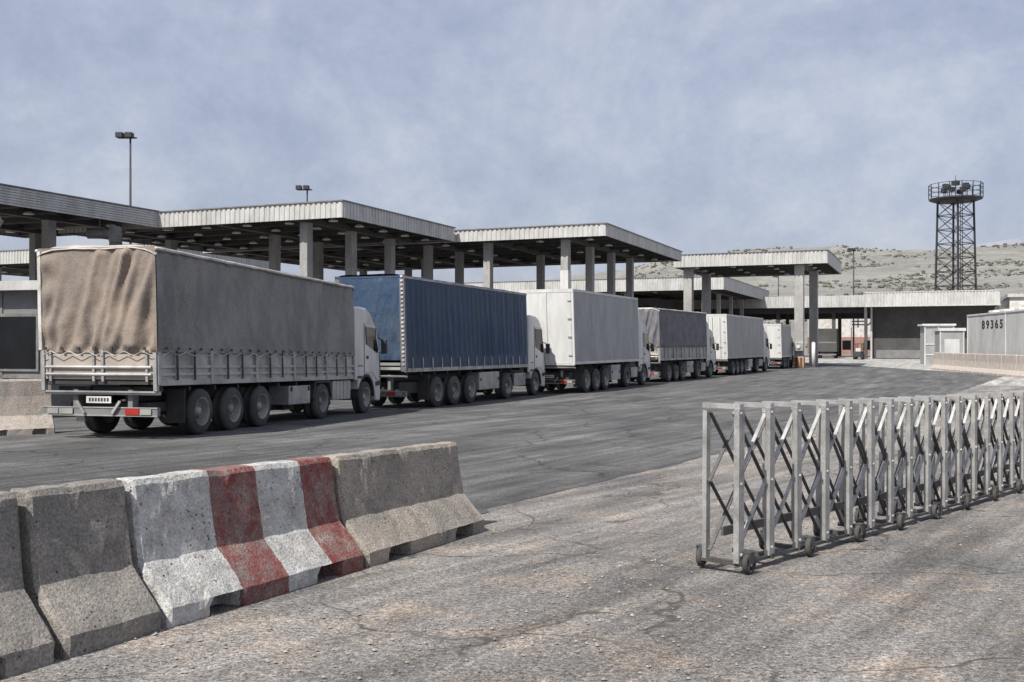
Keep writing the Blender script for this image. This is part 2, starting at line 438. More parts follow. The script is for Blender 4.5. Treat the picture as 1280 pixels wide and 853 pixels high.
ico = [(0, 0, 1)] + [(.9 * math.cos(t), .9 * math.sin(t), .35) for t in [k * 2 * math.pi / 5 for k in range(5)]] + [(.8 * math.cos(t), .8 * math.sin(t), -.4) for t in [k * 2 * math.pi / 5 + .6 for k in range(5)]]
icf = [(0, k + 1, (k + 1) % 5 + 1) for k in range(5)] + [(k + 1, k + 6, (k + 1) % 5 + 1) for k in range(5)] + [((k + 1) % 5 + 1, k + 6, (k + 1) % 5 + 6) for k in range(5)]
for k in range(9000):
    a = random.uniform(.12, .55); d = random.uniform(280, 1330)
    x, y = d * math.sin(a), d * math.cos(a)
    if fbm(x / 90, y / 90, 9) < -.05 + .25 * random.random(): continue
    r = random.choice([.5, .6, .8, 1.0, 1.5]) * (.5 + d / 1300)
    z = hill_h(x, y)
    sb.add([(x + p[0] * r * random.uniform(.7, 1.4), y + p[1] * r * random.uniform(.7, 1.4), z + .25 * r + p[2] * r * random.uniform(.5, 1.1)) for p in ico], icf)
for k in range(260):                          # the dark belt of bushes low on the slope to the right
    a = random.uniform(.425, .52); d = 470 + random.gauss(0, 10)
    x, y = d * math.sin(a), d * math.cos(a); r = random.uniform(1.0, 2.3); z = hill_h(x, y)
    sb.add([(x + p[0] * r * random.uniform(.7, 1.4), y + p[1] * r * random.uniform(.7, 1.4), z + .4 * r + p[2] * r * random.uniform(.6, 1.3)) for p in ico], icf)
sbo = setting(sb.build('hillside_scrub', MT['shrub']), 'stuff')
tag(sbo, 'dark dry bushes dotted over the far hillside', 'shrubs')

# ------------------------------------------------------------------ concrete barriers
def barrier(loc, heading, length, label, m, group, seed, slots=True, H=.75):
    """front foot line starts at loc, runs along heading; body lies to the left of that line"""
    prof = [(0, 0), (0, .05), (0, .10), (.05, .155), (.10, .208), (.15, .262), (.20, .315), (.222, .42), (.245, .53), (.265, .64), (.275, H - .03), (.295, H),
            (.36, H + .003), (.415, H), (.435, H - .03), (.445, .62), (.47, .48), (.51, .315), (.6, .21), (.71, .10), (.71, 0)]
    nu = max(8, int(length / .035)); q = []
    b = MB()
    for i in range(nu + 1):
        x = length * i / nu
        e = min(i, nu - i)
        for j, (y, z) in enumerate(prof):
            p = Vector((x, y, z * H / .75 if H != .75 else z))
            ch = .006 * fbm(x * 5 + seed, y * 6, z * 6)
            if e == 0: ch += .016 + .012 * nz(z * 9, seed)
            if j in (2, 10, 11, 13) : ch += max(0, .022 * fbm(x * 4 + 3 * (j == 2), seed + (j == 2), 2) - .003)
            yy = y + (ch if y < .35 else -ch); zz = max(0, p.z - (ch if z > .05 else 0))
            if slots and j in (0, 1) :
                for c in (.24, .78):
                    if abs(x - length * c) < .13 + .03 * nz(seed, c): yy += .16; 
                    if abs(x - length * c) < .13 and j == 1: zz += .03
            q.append((x + (.014 * (1 if i == 0 else -1) if e == 0 else 0), yy, zz))
    n = len(prof)
    fs = [(i * n + j, (i + 1) * n + j, (i + 1) * n + j + 1, i * n + j + 1) for i in range(nu) for j in range(n - 1)]
    fs += [tuple(range(n)), tuple(range(nu * n, nu * n + n))[::-1]]
    b.add(q, fs)
    o = b.build('concrete_barrier', m)
    a = Vector((loc[0], loc[1])); e = a + Vector((math.sin(heading), math.cos(heading))) * length
    o.location = (a.x, a.y, gz(a.y))
    o.rotation_euler = (0, -math.atan2(gz(e.y) - gz(a.y), length), R(90) - heading)
    return tag(o, label, 'barrier', group)
HB = R(24.3); B0 = Vector((-1.815, 5.07)); BD = Vector((math.sin(HB), math.cos(HB)))
GB = 'concrete barrier blocks in the foreground'
RED = (.22, .05, .045); WHT = (.62, .62, .60)
cG = concrete('grey_cast_concrete', (.33, .30, .265), (.23, .215, .195), (.14, .132, .12), seed=3.0)
cT = concrete('tan_cast_concrete', (.39, .34, .285), (.27, .245, .215), (.16, .15, .135), seed=8.0)
cS = concrete('striped_painted_concrete', (.36, .32, .275), (.22, .21, .2), (.15, .14, .13), stripes=[(.60, WHT), (1.02, RED), (1.47, WHT), (1.90, RED)], seed=5.0)
barrier(B0 + BD * -2.42, HB, 1.84, 'plain grey concrete barrier block cut off by the left picture edge', cG, GB, 1.3)
barrier(B0 + BD * -.56, HB, .635, 'short plain grey concrete barrier block left of the red and white striped one', cG, GB, 4.1, slots=False)
barrier(B0 + BD * .09, HB, 1.885, 'concrete barrier block painted in red and white stripes', cS, GB, 7.7)
barrier(B0 + BD * 1.99, HB, 1.88, 'unpainted tan concrete barrier block at the right end of the row', cT, GB, 12.9)

cL = concrete('pinkish_dusty_concrete', (.52, .45, .40), (.42, .39, .35), (.28, .26, .23), seed=2.0)
GL = 'low barrier blocks beside the nearest lorry'
HL = R(50)
lb = Vector((-11.9, 18.85)); ld = Vector((math.sin(HL), math.cos(HL)))
for k, t in enumerate(['dusty barrier block at the left picture edge in front of the grey booth', 'dusty barrier block showing behind the left rear corner of the nearest lorry']):
    barrier(lb + ld * (k * 1.45 + .25), HL, 1.42, t, cL, GL, 20 + k, H=.92)
GR = 'low barriers along the pale pad on the right'
rb0 = Vector((36.0, 86.0)); rb1 = Vector((31.2, 54.0)); rdv = (rb1 - rb0).normalized(); hr = math.atan2(rdv.x, rdv.y)
for k in range(9):
    p = rb0 + rdv * (k * 2.9)
    barrier(p, hr, 2.8, 'low pinkish barrier, number %s from the far end of the row by the white trailer' % ['first', 'second', 'third', 'fourth', 'fifth', 'sixth', 'seventh', 'eighth', 'ninth'][k], cL, GR, 31 + k, slots=False, H=1.05)

# ------------------------------------------------------------------ lorries
def wheel_meshes(r, wd):
    t = MB(); t.lathe([(r * .58, wd * .5), (r * .66, wd * .5), (r * .9, wd * .47), (r * .97, wd * .40), (r, wd * .3), (r, .06), (r * .975, .05), (r * .975, -.05), (r, -.06), (r, -wd * .3), (r * .97, -wd * .40), (r * .9, -wd * .47), (r * .66, -wd * .5), (r * .58, -wd * .5)], 28)
    q = MB(); q.lathe([(r * .60, -wd * .5), (r * .62, -wd * .52), (r * .58, -wd * .5), (r * .55, -wd * .40), (r * .50, -wd * .12), (r * .44, -wd * .02), (r * .30, -wd * .06), (r * .22, -wd * .10), (r * .20, -wd * .30), (r * .10, -wd * .36), (.001, -wd * .36)], 24)
    for k in range(10):
        a = 2 * math.pi * k / 10; c = (r * .33 * math.cos(a), 0, r * .33 * math.sin(a))
        q.tube((c[0], -wd * .03, c[2]), (c[0], -wd * .18, c[2]), .018, 6)
    q.lathe([(r * .58, wd * .5), (r * .5, wd * .2), (.001, wd * .2)], 16)
    return t.mesh('tyre', MT['rubber'], True), q.mesh('rim', MT['rim'], True)
WM = {}
def add_wheel(root, x, y, r, wd=.30):
    if (r, wd) not in WM: WM[(r, wd)] = wheel_meshes(r, wd)
    t, q = WM[(r, wd)]
    o = inst('wheel', t, root, (x, y, r), (0, random.uniform(0, 6), 0 if y < 0 else math.pi))
    inst('rim', q, o)

def fold_side(x0, x1, z0, z1, y, amp, kind, seed, sgn=-1):
    L = x1 - x0; H = z1 - z0
    def fn(u, v):
        x = x0 + L * u; z = z0 + H * v
        d = .02 * fbm(x * .7 + seed, z * .9, seed) + .010 * fbm(x * 2.2, z * 1.5 + seed, 3)
        if kind == 'drape':      # slack canvas: slanting creases falling from the corner posts
            e = math.exp(-u * 4.5); e2 = math.exp(-(1 - u) * 7)
            d += amp * e * math.sin((x + .32 * z) * 14 + 2 * nz(x * 2, z, seed)) * (.35 + .65 * (1 - v))
            d += amp * .7 * e2 * math.sin((x - .35 * z) * 13 + nz(x, z, seed) * 2)
            d += amp * .5 * math.sin(x * 5.2 + 2 * nz(x * .8, z * .8, seed)) * (1 - v) ** 1.5
            d -= .05 * math.sin(math.pi * v) * math.sin(math.pi * ((x * .42) % 1)) * .6
        else:                    # tensioned curtain: upright pleats
            d += amp * math.sin(x * 15 + 3 * nz(x * .9, z * .35, seed) + .5 * z) * (.35 + .65 * (1 - v) ** .7) * (.5 + .8 * abs(nz(x * .5, 2, seed)) * 2)
            d += amp * .7 * math.sin(x * 27 + .9 * z + 2 * nz(x, z * .5, seed)) * max(0, nz(x * .4, z * .4, seed + 4)) * 2
        edge = min(1, v * 14, (1 - v) * 14, u * 40, (1 - u) * 40)
        return (x, y + sgn * d * edge, z)
    return fn
def fold_rear(x, y0, y1, z0, z1, amp, seed):
    def fn(u, v):
        y = y0 + (y1 - y0) * u; z = z0 + (z1 - z0) * v      # u=0 right-hand edge
        s = (y - y0)
        c = s * 1.0 + v * .62                        # folds fan out from the top right corner
        k = math.exp(-((u - .22) / .26) ** 2) + .25 * (1 - v)
        d = amp * k * ((1 - abs(math.sin(c * 5.2 + .5 * nz(y * 2, z, seed)))) ** 1.6 * 1.5 + .45 * math.sin(c * 15 + 1.5 * nz(y, z, seed)) + .25 * math.sin(c * 29 + seed))
        d += amp * .75 * (1 - v) ** 2.5 * math.sin((s + .5 * v) * 19 + 2.5 * nz(y * 2, z * 2, seed))
        d += amp * .5 * math.exp(-((u - .95) / .1) ** 2) * math.sin(z * 10 + seed)
        d += .025 * fbm(y * 1.1 + seed, z * 1.1, 2)
        edge = min(1, v * 16, (1 - v) * 16, u * 20, (1 - u) * 20)
        return (x - d * edge, y, z)
    return fn

def cab(root, L, zt, paint, lean, deflector=0.0, cw=1.22, length=2.2, wr=.5, wx=1.05, fine=True):
    x0 = L + .12; xf = L + length; wl_ = L + wx
    body = MB()
    arch = [(wl_ + .66 * math.cos(t), .5 + .66 * math.sin(t)) for t in [math.pi * k / 10 for k in range(0, 11)]]
    poly = [(x0, 1.0), (arch[-1][0] - .02, .98)] + [p for p in arch[::-1] if p[1] > .6] + [(xf - .38, .36), (xf - .02, .34), (xf, .55), (xf - .02, 1.25), (xf - .10, 1.86), (xf - .52, zt - .42), (xf - .78, zt - .16), (xf - 1.2, zt - .02), (x0 + .25, zt), (x0, zt - .06)]
    body.prism(poly, -cw, cw)
    b = body.build('cab', paint, root, bevel=.05, lean=lean)
    def side(name, pts, m, off, th=.012, parent=b):
        s = MB(); s.prism(pts, -cw - off - th, -cw - off); return s.build(name, m, parent, lean=lean)
    zs = zt - .62
    wx0 = x0 + .78
    side('door', [(wx0 - .06, 1.22), (wl_ + .40, 1.22), (xf - .34, 1.0), (xf - .08, 1.0), (xf - .14, 1.84), (xf - .50, zs + .12), (wx0 - .02, zs + .12)], paint, .004)
    side('side_window', [(wx0 + .04, zs + .04), (xf - .56, zs + .04), (xf - .24, 1.88), (xf - .36, 1.80), (wx0 + .12, 2.04)], MT['glass'], .017, .008)
    side('window_post', [(xf - .50, zs + .03), (xf - .46, zs + .03), (xf - .44, 1.84), (xf - .48, 1.84)], MT['black'], .026, .006)
    side('window_trim', [(wx0 + .03, 2.05), (wx0 + .08, 2.04), (wx0 + .01, zs + .06), (wx0 - .03, zs + .06)], MT['black'], .026, .006)
    side('door_handle', [(wx0 + .07, 1.62), (wx0 + .21, 1.62), (wx0 + .21, 1.71), (wx0 + .07, 1.71)], MT['black'], .017, .02)
    side('step', [(xf - .44, .80), (xf - .03, .84), (xf - .03, .97), (xf - .46, .93)], MT['black'], .004, .012)
    side('panel_seam', [(wx0 - .085, 1.0), (wx0 - .065, 1.0), (wx0 - .065, zt - .45), (wx0 - .085, zt - .45)], MT['black'], .002, .004)
    side('side_vent', [(x0 + .16, 1.05), (x0 + .52, 1.05), (x0 + .52, 1.12), (x0 + .16, 1.12)], MT['black'], .003)
    side('cab_marker', [(x0 + .2, 1.40), (x0 + .62, 1.40), (x0 + .62, 1.425), (x0 + .2, 1.425)], MT['black'], .003, .004)
    q = MB(); q.pipe([(xf - .2, -cw - .02, 1.05), (xf - .2, -cw - .06, 1.1), (xf - .24, -cw - .06, 1.7), (xf - .24, -cw - .02, 1.75)], .016, 6); q.build('grab_handle', MT['black'], b, lean=lean)
    q = MB(); q.tube((x0 - .02, -cw + .12, .95), (x0 - .02, -cw + .12, zt - .1), .07, 10); q.build('exhaust_stack', MT['black'], b, True, lean=lean)
    ws = MB(); ws.add([(xf - .105, -cw + .12, 1.9), (xf - .105, cw - .12, 1.9), (xf - .50, cw - .2, zt - .46), (xf - .50, -cw + .2, zt - .46)], [(0, 1, 2, 3)])
    ws.v = [(p[0] + .015, p[1], p[2]) for p in ws.v]
    ws.build('windscreen', MT['glass'], b, lean=lean)
    for s in (-1, 1):
        mr = MB(); mr.box(xf - .12, xf - .02, s * (cw + .06), s * (cw + .24), 1.78, 2.22)
        mr.bar((xf - .25, s * cw, 2.28), (xf - .1, s * (cw + .15), 2.18), .04, .04); mr.bar((xf - .2, s * cw, 1.8), (xf - .1, s * (cw + .15), 1.82), .04, .04)
        mr.build('mirror', MT['black'], b, bevel=.03 if fine else 0, lean=lean)
        hlm = MB(); hlm.box(xf - .06, xf + .012, s * (cw - .42), s * (cw - .1), .62, .82); hlm.build('headlight', MT['lens'], b)
    if deflector > 0:
        df = MB(); df.prism([(x0 + .02, zt - .03), (xf - 1.15, zt - .04), (xf - 1.35, zt + deflector * .6), (x0 + .35, zt + deflector), (x0 + .02, zt + deflector)], -cw + .08, cw - .08)
        df.build('roof_deflector', paint, b, bevel=.06, lean=lean)
    else:
        vz = MB(); vz.bar((xf - .52, -cw + .05, zt - .36), (xf - .52, cw - .05, zt - .36), .16, .03); vz.build('sun_visor', MT['black'], b, lean=lean)
    mg = MB(); ar = [(wl_ + rr * math.cos(t), .5 + rr * math.sin(t)) for rr in (.66, .60) for t in ([math.pi * k / 10 for k in range(11)] if rr == .66 else [math.pi * (10 - k) / 10 for k in range(11)])]
    mg.prism(ar, -cw + .01, -cw + .4); mg.build('wheel_arch', MT['black'], root)
    for s in (-1, 1): add_wheel(root, wl_, s * (cw - .17), wr)

def lorry(name, label, rear_right, yaw, L, ht, hb, style, axles, drive, cabz, deflector=0, lean=.03, tool=None, tank=None, paint='white', wr=.5, W=1.25, cablen=2.2, grp='lorries queuing along the road'):
    d = Vector((math.sin(yaw), math.cos(yaw))); r = Vector((math.cos(yaw), -math.sin(yaw)))
    p = Vector(rear_right) - r * W
    fx = L + 1.05
    za, zb = gz((p + d * axles[0]).y), gz((p + d * fx).y)
    sl = (zb - za) / (fx - axles[0])
    root = thing(name, label, 'lorry', (p.x, p.y, za - sl * axles[0]), R(90) - yaw, grp, -math.atan(sl))
    # running gear, plus dark blockers added to deepen the shade underneath
    c = MB()
    for s in (-.45, .45): c.box(.25, L - .1, s - .06, s + .06, hb - .34, hb - .06)
    for k in range(int(L)): c.box(k + .3, k + .38, -W + .12, W - .12, hb - .14, hb - .05)
    c.box(L - 1.6, L + 1.6, -.42, .42, .62, .92)
    c.build('chassis', MT['black'], root)
    for x in axles:
        for s in (-1, 1): add_wheel(root, x, s * (W - .17), wr, .34)
        a = MB(); a.tube((x, -W + .3, wr), (x, W - .3, wr), .08, 8); a.build('axle', MT['black'], root)
    for s in (-1, 1): add_wheel(root, drive, s * (W - .22), wr, .42)
    for x0, x1 in ((drive - .62, drive + .62),):
        m_ = MB(); m_.prism([(x0, wr + .1), (x0 + .15, 1.02), (x1 - .15, 1.02), (x1, wr + .1), (x1 - .06, wr + .1), (x1 - .19, .97), (x0 + .19, .97), (x0 + .06, wr + .1)], -W + .02, -W + .45); m_.build('mudguard', MT['black'], root)
    for s in (-1, 1):
        fl = MB(); fl.box(axles[0] - wr - .16, axles[0] - wr - .13, *sorted((s * (W - .42), s * (W - .02))), .28, hb - .1); fl.build('mudflap', MT['rubber'], root)
        ub = MB(); ub.box(axles[-1] + wr + .15, drive - wr - .2, *sorted((s * .62, s * .20)), .3, hb - .36); ub.build('underbody_shade_box', MT['black'], root)  # added dark boxes that hide lit ground so the underside reads black
    sg_ = MB(); sg_.box(axles[-1] + wr + .08, drive - wr - .1, W - .08, W - .04, .26, hb - .08); sg_.build('side_shade_panel', MT['black'], root)  # panel added on the left to stop sunlit ground showing through
    sg_ = MB(); sg_.box(drive + wr + .1, L + .5, W - .6, W - .04, .36, hb - .2); sg_.build('left_shade_box', MT['black'], root)  # another added box, closing the bright gap ahead of the drive wheels
    sp = MB(); sp.box(.3, axles[0] - wr - .2, -.85, .85, .52, hb - .36); sp.build('tail_shade_box', MT['black'], root)  # dark filler added so the space under the tail looks shaded
    for k in range(len(axles) - 1):
        xm = (axles[k] + axles[k + 1]) / 2
        dg_ = MB(); dg_.prism([(xm - .34, hb - .1), (xm + .34, hb - .1), (xm + .12, .62), (xm, .5), (xm - .12, .62)], W - .46, W - .4); dg_.build('wheel_gap_blocker', MT['black'], root)  # plates added between the left wheels to block light from beyond
        dg_ = MB(); dg_.box(xm - .2, xm + .2, -.6, .6, .45, hb - .36); dg_.build('axle_gap_blocker', MT['black'], root)  # filler added between axles, standing in for deep shade
    if tool:
        t = MB(); t.box(tool[0], tool[1], -W + .04, -W + .6, .45, hb - .14)
        to = t.build('tool_box', MT['alu'], root, bevel=.02)
        for x in (tool[0] + .12, tool[1] - .12):
            q = MB(); q.box(x - .03, x + .03, -W + .015, -W + .036, .78, .9); q.build('latch', MT['black'], to)
    if tank:
        t = MB(); n_ = 5
        for k in range(n_):
            xa = tank[0] + (tank[1] - tank[0]) * k / n_; xb = tank[0] + (tank[1] - tank[0]) * (k + .86) / n_
            t.box(xa, xb, -W + .04, -W + .62, .48, 1.0); t.box(xb, xb + .05, -W + .07, -W + .6, .5, .98)
        t.build('fuel_tank', MT['alu'], root, bevel=.012)
        q = MB(); q.tube((tank[0] - .25, -W + .22, .42), (tank[0] - .02, -W + .22, .42), .13, 12); q.build('air_tank', MT['black'], root)
    for s in (-1, 1):
        q = MB(); q.box(drive - 1.5, drive - 1.38, s * .75 - .06, s * .75 + .06, .35, hb - .1); q.box(drive - 1.56, drive - 1.32, s * .75 - .12, s * .75 + .12, .3, .35); q.build('landing_leg', MT['black'], root)
    # rear end
    bp = MB(); bp.box(.0, .10, -W, W, .46, .62); pass
    for s in (-.6, .6): bp.box(.1, .3, s - .05, s + .05, .5, hb - .1)
    bo = bp.build('bumper', MT['booth'] if style in ('tan', 'blue') else MT['black'], root)
    for zz in (.605, .45):
        q = MB(); q.box(-.012, -.001, -W, W, zz, zz + .022); q.build('bumper_lip', MT['alu'], bo)
    for s in (-1, 1):
        lt = MB(); lt.box(-.03, -.012, s * (W - .68), s * (W - .38), .485, .595); lt.build('tail_light', MT['red'] if s < 0 else MT['lens'], bo)
        lt = MB(); lt.box(-.03, -.012, s * (W - .36), s * (W - .12), .485, .595); lt.build('reflector', MT['lens'], bo)
        q = MB(); q.bar((-.04, s * (W - .95), .50), (-.04, s * (W - .78), .74), .03, .05); q.build('bumper_bracket', MT['alu'], bo)
    npl = MB(); npl.box(-.03, -.012, -.27, .27, .70, .83); npo = npl.build('number_plate', MT['white'], bo)
    nf = MB()
    for k in range(7): nf.box(-.036, -.031, -.22 + k * .065, -.18 + k * .065, .735, .80)
    nf.build('plate_marks', MT['black'], npo)
    br = MB(); br.box(.02, .12, -W, W, hb - .20, hb - .13); br.box(-.02, .0, -W + .02, W - .02, hb - .155, hb - .125); br.build('rear_beam', MT['alu'], root)
    bd = MB(); bd.box(0.02, L, -W + .02, W - .02, hb, hb + .09); bd.build('load_floor', MT['black'], root, lean=lean)
    for s in (-1, 1):
        sr = MB(); sr.box(0, L, s * W - .03 * s, s * (W + .012), hb - .02, hb + .10); sr.build('side_rail', MT['alu'] if style != 'white' else MT['white_box'], root, lean=lean)
    # body
    if style in ('tan', 'dark'):
        zb_ = hb + .66 if style == 'tan' else hb + .74
        np_ = 5 if style == 'tan' else 6
        sd, rr_ = (MT['tarp_grey'], MT['tarp_tan']) if style == 'tan' else (MT['tarp_dark'], MT['tarp_dark'])
        roofm = MT['tarp_roof'] if style == 'tan' else MT['tarp_pale']
        for s in (-1, 1):
            for k in range(np_):
                xa, xb = L * k / np_ + .05, L * (k + 1) / np_ - .05
                pn = MB(); y = s * (W - .02)
                pn.box(xa, xb, min(y, y - s * .03), max(y, y - s * .03), hb + .10, zb_)
                ys_ = sorted((s * (W - .02), s * (W + .022)))
                for zz in (hb + .17, hb + .32): pn.box(xa, xb, ys_[0], ys_[1], zz, zz + .055)
                pn.build('drop_side', MT['alu'], root, lean=lean)
                for xm in ((xb - xa) * .32 + xa, (xb - xa) * .66 + xa) if style == 'tan' else ((xb - xa) * .5 + xa,):
                    st = MB(); st.box(xm - .025, xm + .025, *sorted((s * (W + .023), s * (W + .045))), hb + .08, zb_); st.build('strap', MT['black'], root, lean=lean)
            for k in range(np_ + 1):
                x = min(max(L * k / np_, .045), L - .045)
                po = MB(); po.box(x - .045, x + .045, *sorted((s * (W - .05), s * (W + .03))), hb + .0, zb_ + .04); po.build('stake_post', MT['alu'], root, lean=lean)
        tg = MB(); tg.box(-.01, .02, -W + .07, W - .07, hb + .10, zb_ - .02)
        tgo = tg.build('tailgate', MT['alu_tan'], root, lean=lean)
        for zz in (hb + .16, hb + .30):
            q = MB(); q.tube((-.03, -W + .1, zz + .03), (-.03, W - .1, zz + .03), .035, 8); q.build('tailgate_bar', MT['alu'], tgo, lean=lean)
        for y in (-.10, .10, -W + .2, W - .2):
            q = MB(); q.box(-.05, -.012, y - .025, y + .025, hb + .06, zb_); q.build('tailgate_post', MT['alu'], tgo, lean=lean)
        for y in (-W + .03, W - .03):
            q = MB(); q.box(-.04, .05, y - .035, y + .035, hb - .12, zb_); q.build('corner_post', MT['alu'], root, lean=lean)
        for s in (-1, 1):
            t = MB(); t.grid(fold_side(.0, L, zb_ - .03, ht - .04, s * (W + .03), .06, 'drape', 3.3 + s, s), 150, 34); t.build('side_sheet', sd, root, True, lean=lean)
        t = MB(); t.grid(fold_rear(-.03, -W - .03, W + .03, zb_ - .05, ht - .04, .085, 5.1), 70, 46); t.build('rear_sheet', rr_, root, True, lean=lean)
        def roof(u, v):
            x = -.06 + (L + .1) * u; t_ = -1 + 2 * v
            y = t_ * (W + .055)
            e = 1 - abs(t_) ** 8
            z = ht - .14 + .14 * e + .03 * fbm(x * 1.2, y * 1.2, 4) * e + .014 * nz(x * 3, y * 3) + (.035 * nz(x * 1.6, 7 + t_) if abs(t_) > .95 else 0)
            return (x, y, z if 0 < u < 1 else z - .08)
        t = MB(); t.grid(roof, 120, 22); t.build('roof_sheet', roofm, root, True, lean=lean)
        fr = MB(); fr.box(L - .04, L, -W, W, hb + .1, ht - .12); fr.build('headboard', MT['alu'], root, lean=lean)
        for s in (-1, 1):
            hm_ = MB(); pts = [(-.05 + (L + .08) * k / 40, s * (W + .06), ht - .09 + .014 * nz(k * .7, s)) for k in range(41)]
            hm_.pipe(pts, .034, 8)
            hm_.build('hem_rail', MT['tarp_pale'], root, True, lean=lean)
        ro = MB(); pts = []
        for k in range(int(L / .28)): pts.append((.1 + k * .28, -W - .065, zb_ - (.02 if k % 2 else .10)))
        ro.pipe(pts, .008, 6)
        ro.build('lacing_rope', MT['tarp_pale'], root, lean=lean); ro = MB()
        pts = [(-.085, -W + .05 + k * .2, zb_ - (.02 if k % 2 else .11)) for k in range(13)]
        ro.pipe(pts, .008, 6)
        ro.build('lacing_rope', MT['tarp_pale'], root, lean=lean)
        ey = MB()
        for k in range(int(L / .42)): ey.box(.2 + k * .42, .25 + k * .42, -W - .085, -W - .06, zb_ + .015, zb_ + .065)
        for k in range(7): ey.box(-.10, -.075, -W + .18 + k * .36, -W + .24 + k * .36, zb_ + .0, zb_ + .06)
        ey.build('eyelets', MT['black'], root, lean=lean)['kind'] = 'stuff'
        q = MB(); q.box(-.05, .0, W - .02, W + .05, zb_, ht - .1); q.build('edge_strip', MT['tarp_pale'], root, lean=lean)
    elif style == 'blue':
        zb_ = hb + .40
        for s in (-1, 1):
            t = MB(); t.grid(fold_side(.12, L - .04, zb_ - .01, ht - .05, s * (W + .012), .035, 'pleat', 8.3 + s, s), 260, 30); t.build('side_curtain', MT['tarp_blue'], root, True, lean=lean)
            vl = MB(); vl.box(.12, L - .04, *sorted((s * (W - .02), s * (W + .008))), hb + .10, zb_); vl.build('curtain_skirt', MT['tarp_blue'], root, lean=lean)
            for k in range(15):
                x = .45 + k * (L - .8) / 14
                q = MB(); q.box(x - .02, x + .02, *sorted((s * (W + .03), s * (W + .042))), hb + .02, zb_ + .04); q.build('curtain_strap', MT['tarp_pale'], root, lean=lean)
        for s in (-1, 1):
            po = MB(); po.box(0, .11, *sorted((s * (W - .16), s * (W + .02))), hb, ht - .02); po.build('corner_pillar', MT['tarp_dark'], root, lean=lean)
        bk = MB()
        for k in range(22): bk.box(-.03, -.002, -W + .02, -W + .10, hb + .2 + k * .133, hb + .26 + k * .133)
        bk.build('buckles', MT['tarp_pale'], root, lean=lean)['kind'] = 'stuff'
        t = MB(); t.grid(fold_rear(.0, -W + .16, W - .16, hb + .36, ht - .08, .02, 9.1), 50, 40); t.build('rear_curtain', MT['tarp_blue'], root, True, lean=lean)
        for zz in (hb + .05, hb + .19):
            q = MB(); q.box(-.02, .03, -W + .17, W - .17, zz, zz + .09); q.build('tailboard', MT['alu'], root, lean=lean)
        def roof(u, v):
            x = L * u; t_ = -1 + 2 * v; e = 1 - abs(t_) ** 8
            return (x, t_ * (W + .04), ht - .10 + .11 * e + .02 * fbm(x * 1.5, t_ * 2, 6) + (.02 * nz(x * 3.1, t_ * 4) if abs(t_) > .93 else 0))
        t = MB(); t.grid(roof, 120, 20); t.build('roof_sheet', MT['tarp_blue'], root, True, lean=lean)
        for s in (-1, 1):
            q = MB(); q.box(.0, L, *sorted((s * (W - .01), s * (W + .03))), ht - .13, ht - .07); q.build('roof_rail', MT['tarp_pale'], root, lean=lean)
        q = MB(); q.box(-.01, .10, -W, W, ht - .11, ht - .05); q.build('rear_header', MT['tarp_blue'], root, lean=lean)
        fr = MB(); fr.box(L - .04, L, -W, W, hb + .1, ht - .12); fr.build('headboard', MT['alu'], root, lean=lean)
    else:
        rearm = MT['white_box']; sidem = MT['grey_box']
        zf = hb + .1
        for s in (-1, 1):
            q = MB(); q.box(.08, L - .06, *sorted((s * (W - .05), s * W)), zf, ht - .12); q.build('side_panel', sidem, root, lean=lean)
            q = MB(); q.box(.0, L, *sorted((s * (W - .05), s * (W + .022))), ht - .12, ht - .01); q.build('roof_rail', MT['white_box'], root, lean=lean)
            q = MB(); q.box(.0, .09, *sorted((s * (W - .10), s * (W + .018))), hb - .05, ht - .005); q.build('corner_post', MT['white_box'], root, bevel=.02, lean=lean)
            q = MB(); q.box(L - .07, L, *sorted((s * (W - .10), s * (W + .018))), hb - .05, ht - .005); q.build('corner_post', MT['white_box'], root, lean=lean)
            dr = MB()
            dr.box(.0, .03, *sorted((s * .008, s * (W - .105))), hb + .02, ht - .16)
            if style == 'ribbed':
                for k in range(7):
                    yy = s * (.1 + k * .155); dr.box(-.03, .0, yy - .035, yy + .035, hb + .06, ht - .2)
            do = dr.build('rear_door', rearm, root, bevel=.008, lean=lean)
            for yy in (.28, .82) if style == 'ribbed' else ():
                q = MB(); q.tube((-.045, s * yy, hb + .04), (-.045, s * yy, ht - .2), .018, 8); q.box(-.06, -.03, s * yy - .1, s * yy + .1, hb + .75, hb + .8); q.build('lock_rod', MT['alu'], do, lean=lean)
            for k in range(4):
                zz = hb + .35 + k * (ht - hb - .9) / 3
                q = MB(); q.box(-.035, .0, *sorted((s * (W - .26), s * (W - .09))), zz, zz + .07); q.build('hinge', MT['alu'], do, lean=lean)
        q = MB(); q.box(-.01, .06, -W, W, ht - .15, ht - .0); q.build('rear_header', MT['white_box'], root, lean=lean)
        q = MB(); q.box(.0, L, -W + .05, W - .05, ht - .06, ht - .015); q.build('roof', MT['white_box'], root, lean=lean)
        q = MB(); q.box(L - .05, L - .01, -W + .1, W - .1, hb + .1, ht - .06); q.build('front_panel', MT['white_box'], root, lean=lean)
        q = MB(); q.box(-.04, .02, -W, W, hb - .06, hb + .015); q.build('rear_sill', MT['white_box'], root, lean=lean)
    cab(root, L, cabz, MT[paint], lean * .4, deflector, wr=wr, length=cablen)
    return root

